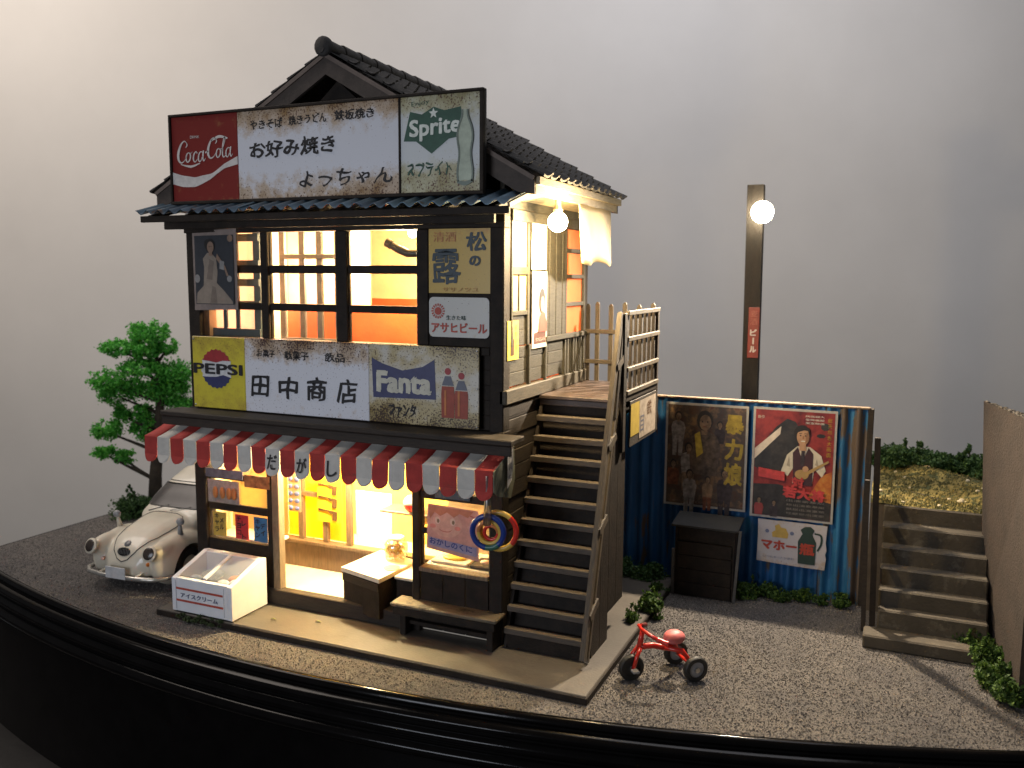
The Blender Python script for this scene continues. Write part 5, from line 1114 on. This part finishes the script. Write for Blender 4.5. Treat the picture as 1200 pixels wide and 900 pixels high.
md = body.modifiers.new('remesh', 'REMESH'); md.mode = 'VOXEL'; md.voxel_size = .026
md = body.modifiers.new('smooth', 'SMOOTH'); md.iterations = 7; md.factor = .6
cut = MB()
for s_ in (-1, 1):
    for yy in (.66, 3.02): cut.lathe(Cc(s_*.72, yy, .27), [(.36, -.26), (.36, .26)], 30, 'x')
cut = cut.build('cutter', CP, K); md = body.modifiers.new('arches', 'BOOLEAN'); md.operation = 'DIFFERENCE'; md.object = cut; md.solver = 'EXACT'
bpy.context.view_layer.update(); dg = bpy.context.evaluated_depsgraph_get()
nm_ = bpy.data.meshes.new_from_object(body.evaluated_get(dg)); body.modifiers.clear(); body.data = nm_; bpy.data.objects.remove(cut); nm_.name = 'body'
for p_ in nm_.polygons: p_.use_smooth = True
nm_.set_sharp_from_angle(angle=math.radians(42))
if not nm_.materials: nm_.materials.append(CP)
from mathutils.bvhtree import BVHTree
bv = BVHTree.FromPolygons([v.co.copy() for v in nm_.vertices], [tuple(p.vertices) for p in nm_.polygons])
kb = Vector((CX, CY, -.1))
def hit(x, y, z, d, lift=.006):
    """point of the car body met by a ray through local (x, y, z) along d"""
    d = Vector(d).normalized(); o_ = Vector((x, y, z))-d*3; r = bv.ray_cast(o_, d)
    if r[0] is None: return kb+Vector((x, y, z)), Vector((0, 0, 1))
    n_ = r[1] if r[1].dot(d) < 0 else -r[1]
    return kb+r[0]+n_*lift, n_
HD = (0, .62, -1)
half = [(0, 1.0), (.20, 1.0), (.33, .965), (.40, .88), (.415, .74), (.40, .58), (.36, .42), (.29, .27), (.20, .12), (.10, .04), (0, .015)]
def sp(pts_, n_=4):
    o_ = []
    for k in range(len(pts_)-1):
        for q in range(n_): o_.append((pts_[k][0]+(pts_[k+1][0]-pts_[k][0])*q/n_, pts_[k][1]+(pts_[k+1][1]-pts_[k][1])*q/n_))
    return o_+[pts_[-1]]
full = sp(half)+[(-a_, b2) for a_, b2 in sp(half)[::-1]]
MB().tube([hit(a_, b2, .42+.56*min(1, b2)**.8, HD, .002)[0] for a_, b2 in full], .0075, 5).build('bonnet_seam', BLACK, K)
def disc(x, z, y, r, m_, nm2, d=(0, 1, -.5), th=.014, ax_=1.0, nrm=None):
    p_, n_ = hit(x, y, z, d, .0); n_ = Vector(nrm).normalized() if nrm else n_; Mx = Matrix.Translation(p_-kb) @ n_.to_track_quat('Z', 'Y').to_matrix().to_4x4()
    o_ = MB().lathe((CX, CY, -.1), [(r, -.004), (r, th*.6), (r*.8, th), (.001, th)], 20).build(nm2, m_, K, smooth=50); o_.data.transform(Matrix.Diagonal((1, ax_, 1, 1))); o_.data.transform(Mx); return o_
disc(0, .72, .1, .055, mat('grey emblem', (.10, .10, .11), .35), 'emblem')
disc(0, .60, .05, .12, BLACK, 'grille', ax_=.55)
for k in range(7):
    p_, n_ = hit(-.09+k*.03, .05, .60, (0, 1, -.5), .016); MB().beam(p_-Vector((0, .012, .038)), p_+Vector((0, .012, .038)), .007, .007).build('grille_bar', CHROME, K)
WG = (0, 1, -.12)
def ws(u, v, lift=.006):     # u -1..1 across, v 0..1 up the windscreen
    hw = .555-.095*v; return hit(hw*u, 1.2, 1.015+.335*v, WG, lift)[0]
MB().grid(lambda u, v: ws(u*2-1, v), 18, 8).build('windscreen', DG, K, smooth=True, fix=False)
loop = [(-1+2*q/12, 0) for q in range(13)]+[(1, q/5) for q in range(1, 6)]+[(1-2*q/12, 1) for q in range(1, 13)]+[(-1, 1-q/5) for q in range(1, 6)]
MB().tube([ws(a_, b2, .008) for a_, b2 in loop], .013, 5).build('windscreen_frame', BLACK, K)
MB().tube([ws(-.93+1.86*q/12, 1.13, .004) for q in range(13)], .007, 5).build('roof_seam', BLACK, K)
for s_ in (-1, 1):
    sd = (-s_, 0, -.1); zz = [(1.42, 1.03), (1.60, 1.27), (1.95, 1.38), (2.4, 1.36), (2.72, 1.05)]
    MB().add([hit(s_*.6, a_, b2, sd, .008)[0] for a_, b2 in zz], [(0, 1, 2, 3, 4)]).build('side_window', DG, K, fix=False)
    for yy in (.66, 3.02):
        w_ = MB().lathe(Cc(s_*.66, yy, .28), [(.17, -.08), (.26, -.08), (.285, -.05), (.285, .05), (.26, .08), (.17, .08)], 26, 'x', cap=False).build('wheel', RUBBER, K, smooth=40)
        MB().lathe(Cc(s_*.66, yy, .28), [(.17, -.06), (.06, -.075), (.06, .075), (.17, .06)], 20, 'x').build('rim', CP, w_)
    hl = disc(s_*.565, .63, .1, .120, CP, 'headlight', (0, 1, -.1), .035, nrm=(s_*.12, -1, .42)); disc(s_*.565, .63, .1, .103, mat('brown grey lens', (.045, .034, .028), .2, .35, 14, spec=.7), 'lens', (0, 1, -.1), .046, nrm=(s_*.12, -1, .42))
    disc(s_*.44, .43, .1, .032, mat('orange indicator', (.5, .15, .02), .3), 'indicator', (0, 1, -.1), .03)
    p_, n_ = hit(s_*.60, .62, .8, (0, 0, -1), 0); GM = mat('grey mirror', (.28, .28, .28), .35)
    MB().tube([p_-Vector((0, 0, .02)), p_+Vector((s_*.01, -.02, .09)), p_+Vector((s_*.02, -.03, .16))], [.045, .035, .02], 8).build('mirror_stalk', GM if s_ > 0 else CP, K, smooth=True)
    MB().ball(p_+Vector((s_*.03, -.03, .20)), (.07, .05, .06), 12, 8).build('mirror', GM, K, smooth=True)
B('number_plate', flat('plain white plate', (.58, .58, .58)), K, CX-.19, CX+.19, CY-.13, CY-.115, .13, .31)
MB().tube([Cc(s2*x, y, .25) for s2, x, y in ((-1, .80, .30), (-1, .75, .10), (-1, .60, -.03), (-1, .3, -.085), (1, 0, -.095), (1, .3, -.085), (1, .6, -.03), (1, .75, .10), (1, .80, .30))], .036, 10).build('bumper', mat('pale bumper', (.42, .41, .38), .25, .2, 6, metal=.6), K, smooth=True)
for s_ in (-1, 1): MB().beam(Cc(s_*.35, -.07, .27), Cc(s_*.35, .15, .30), .05, .04).build('bumper_bracket', CP, K)
for x in (-.42, .02): p_ = hit(x, 1.06, .98, (0, 0, -1), .012)[0]; q_ = ws((x+.34)/.555, .06, .016); MB().tube([p_, q_], .007, 5).build('wiper', BLACK, K)
K.rotation_euler.z = .06; K.scale = (.99, 1, 1)
# ------------------------------------------------------------------ TREE, BUSHES, WEEDS
def leafmat(name, lo, mid, hi, sc=9):
    m, nt, b, tc = base_mat(name)
    c = _ramp(nt, _noise(nt, tc.outputs['Object'], sc, 3, None, .8), [(.3, lo), (.5, mid), (.72, hi)])
    nt.links.new(c, b.inputs['Base Color']); b.inputs['Roughness'].default_value = .7
    t = _n(nt, 'ShaderNodeBsdfTranslucent'); nt.links.new(c, t.inputs[0]); x = _n(nt, 'ShaderNodeMixShader'); x.inputs[0].default_value = .25
    nt.links.new(b.outputs[0], x.inputs[1]); nt.links.new(t.outputs[0], x.inputs[2]); nt.links.new(x.outputs[0], nt.nodes['Material Output'].inputs[0]); return m
LEAF = leafmat('fresh green foliage', (.025, .16, .02), (.08, .40, .045), (.22, .62, .08)); BUSH = leafmat('dull green foliage', (.015, .045, .012), (.04, .10, .025), (.10, .17, .04))
WEED = leafmat('bright weed foliage', (.012, .035, .006), (.045, .10, .014), (.17, .26, .035), 14)
def leaves(pads, per, size, base, name, mtl, parent):
    """leaf-sized faces filling flattened pads; pads = (x,y,z,rx,ry,rz)"""
    V = []; 
    for (x, y, z, rx, ry, rz) in pads:
        n_ = int(per*(rx*ry*rz)**.5*60)
        sub = rng.normal(0, 1, (max(4, n_//26), 3)); sub /= np.linalg.norm(sub, axis=1)[:, None]; sub *= rng.uniform(.55, 1, (len(sub), 1))
        ci = rng.integers(0, len(sub), n_); P_ = sub[ci]+rng.normal(0, .17, (n_, 3)); P_ = P_*np.array([rx, ry, rz])+np.array([x, y, z])
        a_ = rng.normal(0, 1, (n_, 3)); a_ /= np.linalg.norm(a_, axis=1)[:, None]; b2 = np.cross(a_, rng.normal(0, 1, (n_, 3))); b2 /= np.linalg.norm(b2, axis=1)[:, None]
        s_ = size*rng.uniform(.6, 1.3, (n_, 1)); V.append(np.stack([P_-a_*s_, P_+b2*s_*.55, P_+a_*s_, P_-b2*s_*.55], 1))
    V = np.concatenate(V).reshape(-1, 3)-np.array(base); n_ = len(V)//4
    me = bpy.data.meshes.new(name); me.from_pydata(V.tolist(), [], (np.arange(n_)[:, None]*4+np.arange(4)).tolist()); me.materials.append(mtl)
    return link(me, name, parent)
BARK = mat('dark bark', (.04, .03, .02), .85, .4, 6, None, .5, 20)
tb = Vector((-9.12, 3.15, -.1)); T = thing('cloud_pruned_tree', tb, 'green tree with cloud shaped foliage pads left of the shop house behind the car', 'tree')
mb = MB(); tr_ = [tb, tb+Vector((.06, 0, .8)), tb+Vector((.16, .03, 1.6)), tb+Vector((.22, .05, 2.4)), tb+Vector((.2, .05, 3.0)), tb+Vector((.12, .03, 3.5))]
MB().tube(tr_, [.15, .12, .10, .08, .05, .03], 9).build('trunk', BARK, T, smooth=True)
pads = []
for px, py, w_, h_ in ((240, 90, 42, 28), (302, 88, 38, 32), (190, 132, 50, 22), (318, 130, 34, 20), (150, 232, 52, 32), (250, 190, 60, 26), (330, 205, 60, 34), (290, 262, 78, 34), (168, 272, 56, 32), (335, 300, 52, 26), (182, 332, 30, 24), (130, 378, 46, 28), (242, 376, 52, 34), (108, 455, 36, 18), (160, 470, 36, 18), (235, 328, 34, 24), (320, 240, 60, 30), (262, 140, 40, 22), (215, 248, 36, 22)):
    ux_ = 80+px*.3774-178; zz = (600-(360+py*.3774))*.0176-.1
    dpt = random.uniform(-.25, .25); p_ = tb+wr*(ux_*.0180)+h*dpt; p_.z = zz
    pads.append((p_.x, p_.y, p_.z, w_*.3774*.0180*.95, w_*.3774*.0180*.9, h_*.3774*.0176*1.08))
for (x, y, z, rx, ry, rz) in pads:
    zt = max(.5, z-.25-abs(x-tb.x)*.25); k = min(len(tr_)-2, int(zt/.62)); q = tr_[k].lerp(tr_[k+1], .5); q.z = zt
    MB().tube([q, q.lerp(Vector((x, y, z)), .5)+Vector((0, 0, -.03)), Vector((x, y, z-rz*.3))], [.045, .03, .015], 6).build('branch', BARK, T, smooth=True)
leaves(pads, 165, .034, tb, 'crown', LEAF, T)
def bush(x, y, z, s, label, mtl=BUSH, group=None, per=110, size=.03, nm='bush', flat_=.7, k=4):
    s *= 1 if nm == 'bush' else .86
    t = thing(nm, (x, y, z), label, 'bush' if nm == 'bush' else 'weed', group); p_ = []
    for i in range(k):
        a = random.random()*6.28; r = s*.5*random.random(); q = s*random.uniform(.4, .65); p_.append((x+r*math.cos(a), y+r*math.sin(a), z+s*flat_*random.uniform(.35, .75), q, q, q*flat_))
    for i in range(7):
        a = random.random()*6.28; r = s*.62*random.random(); p_.append((x+r*math.cos(a), y+r*math.sin(a), z+s*flat_*random.uniform(.5, 1.25), s*.10, s*.10, s*.24))
    leaves(p_, per, size, (x, y, z), 'foliage', mtl, t)
    mb = MB()
    for (px, py, pz, *_r) in p_: mb.tube([(x, y, z), (px, py, pz)], [.015, .006], 5)
    mb.build('stem', BARK, t)
bush(-9.25, 2.75, -.1, .55, 'rounded dark green bush at the foot of the tree left of the car')
for i, (x, s, q) in enumerate(((4.3, .34, 'leftmost bush on the terrace rim, half hidden by the fence end'), (4.62, .50, 'tall loose bush on the terrace rim, right of the black post'), (4.98, .42, 'middle bush of the green row along the terrace rim'), (5.32, .36, 'low bush in a dip of the green row on the terrace rim'), (5.66, .48, 'bush on the terrace rim next to the right wall'), (6.0, .45, 'bush on the terrace rim hidden partly behind the right wall'))): bush(x, 6.05, 1.52, s, q, group='bushes along the terrace rim', per=150)
for (x, y, sz, q) in ((.55, 3.35, .42, 'dark weed clump in the deep shade right beside the staircase'), (1.05, 3.35, .38, 'dark weed clump between staircase and rubbish box'), (1.30, 2.85, .22, 'low weed tuft on the ground left of the rubbish box'), (2.55, 3.40, .30, 'weed clump touching the right side of the rubbish box'), (2.82, 3.5, .26, 'weed clump below the left end of the thermos sign'), (3.08, 3.42, .20, 'low weed clump below the middle of the thermos sign'), (3.32, 3.52, .25, 'weed clump below the flask on the thermos sign'), (3.60, 3.46, .18, 'low weed clump below the right end of the thermos sign'), (3.86, 3.50, .24, 'rightmost weed clump at the foot of the blue fence')): bush(x, y, -.1, sz, q, BUSH if x < 1.2 else WEED, nm='weed_clump', per=120, size=.024, flat_=.75, k=6)
bush(1.42, 2.0, -.1, .30, 'bright upright weed growing at the pavement edge behind the tricycle', WEED, nm='weed_clump', flat_=1.1, per=120, size=.03); bush(1.28, 1.55, -.1, .2, 'thin weed sprig at the pavement edge nearest the staircase', WEED, nm='weed_clump', flat_=1.3, per=90)
for x, y, s, q in ((5.52, 2.5, .34, 'bright weed clump on the lowest concrete step beside the wall'), (5.58, 2.0, .36, 'bright weed clump at the wall foot in front of the concrete steps'), (5.66, 1.55, .32, 'middle weed clump trailing along the wall foot'), (5.76, 1.15, .30, 'foremost weed clump at the front corner of the wall')): bush(x, y, -.1, s, q, WEED, nm='weed_clump', per=150, size=.028, flat_=.9)
GRASS = leafmat('moss green grass', (.02, .03, .01), (.05, .075, .025), (.09, .12, .04), 20)
o = leaves([(-4.45+.16*i, -.90+.01*random.random(), -.02, .12, .05, .06) for i in range(5)], 130, .018, (0, 0, 0), 'moss_tuft', GRASS, None); tag(o, 'low moss growing along the pavement edge under the freezer', 'moss', kind='stuff')
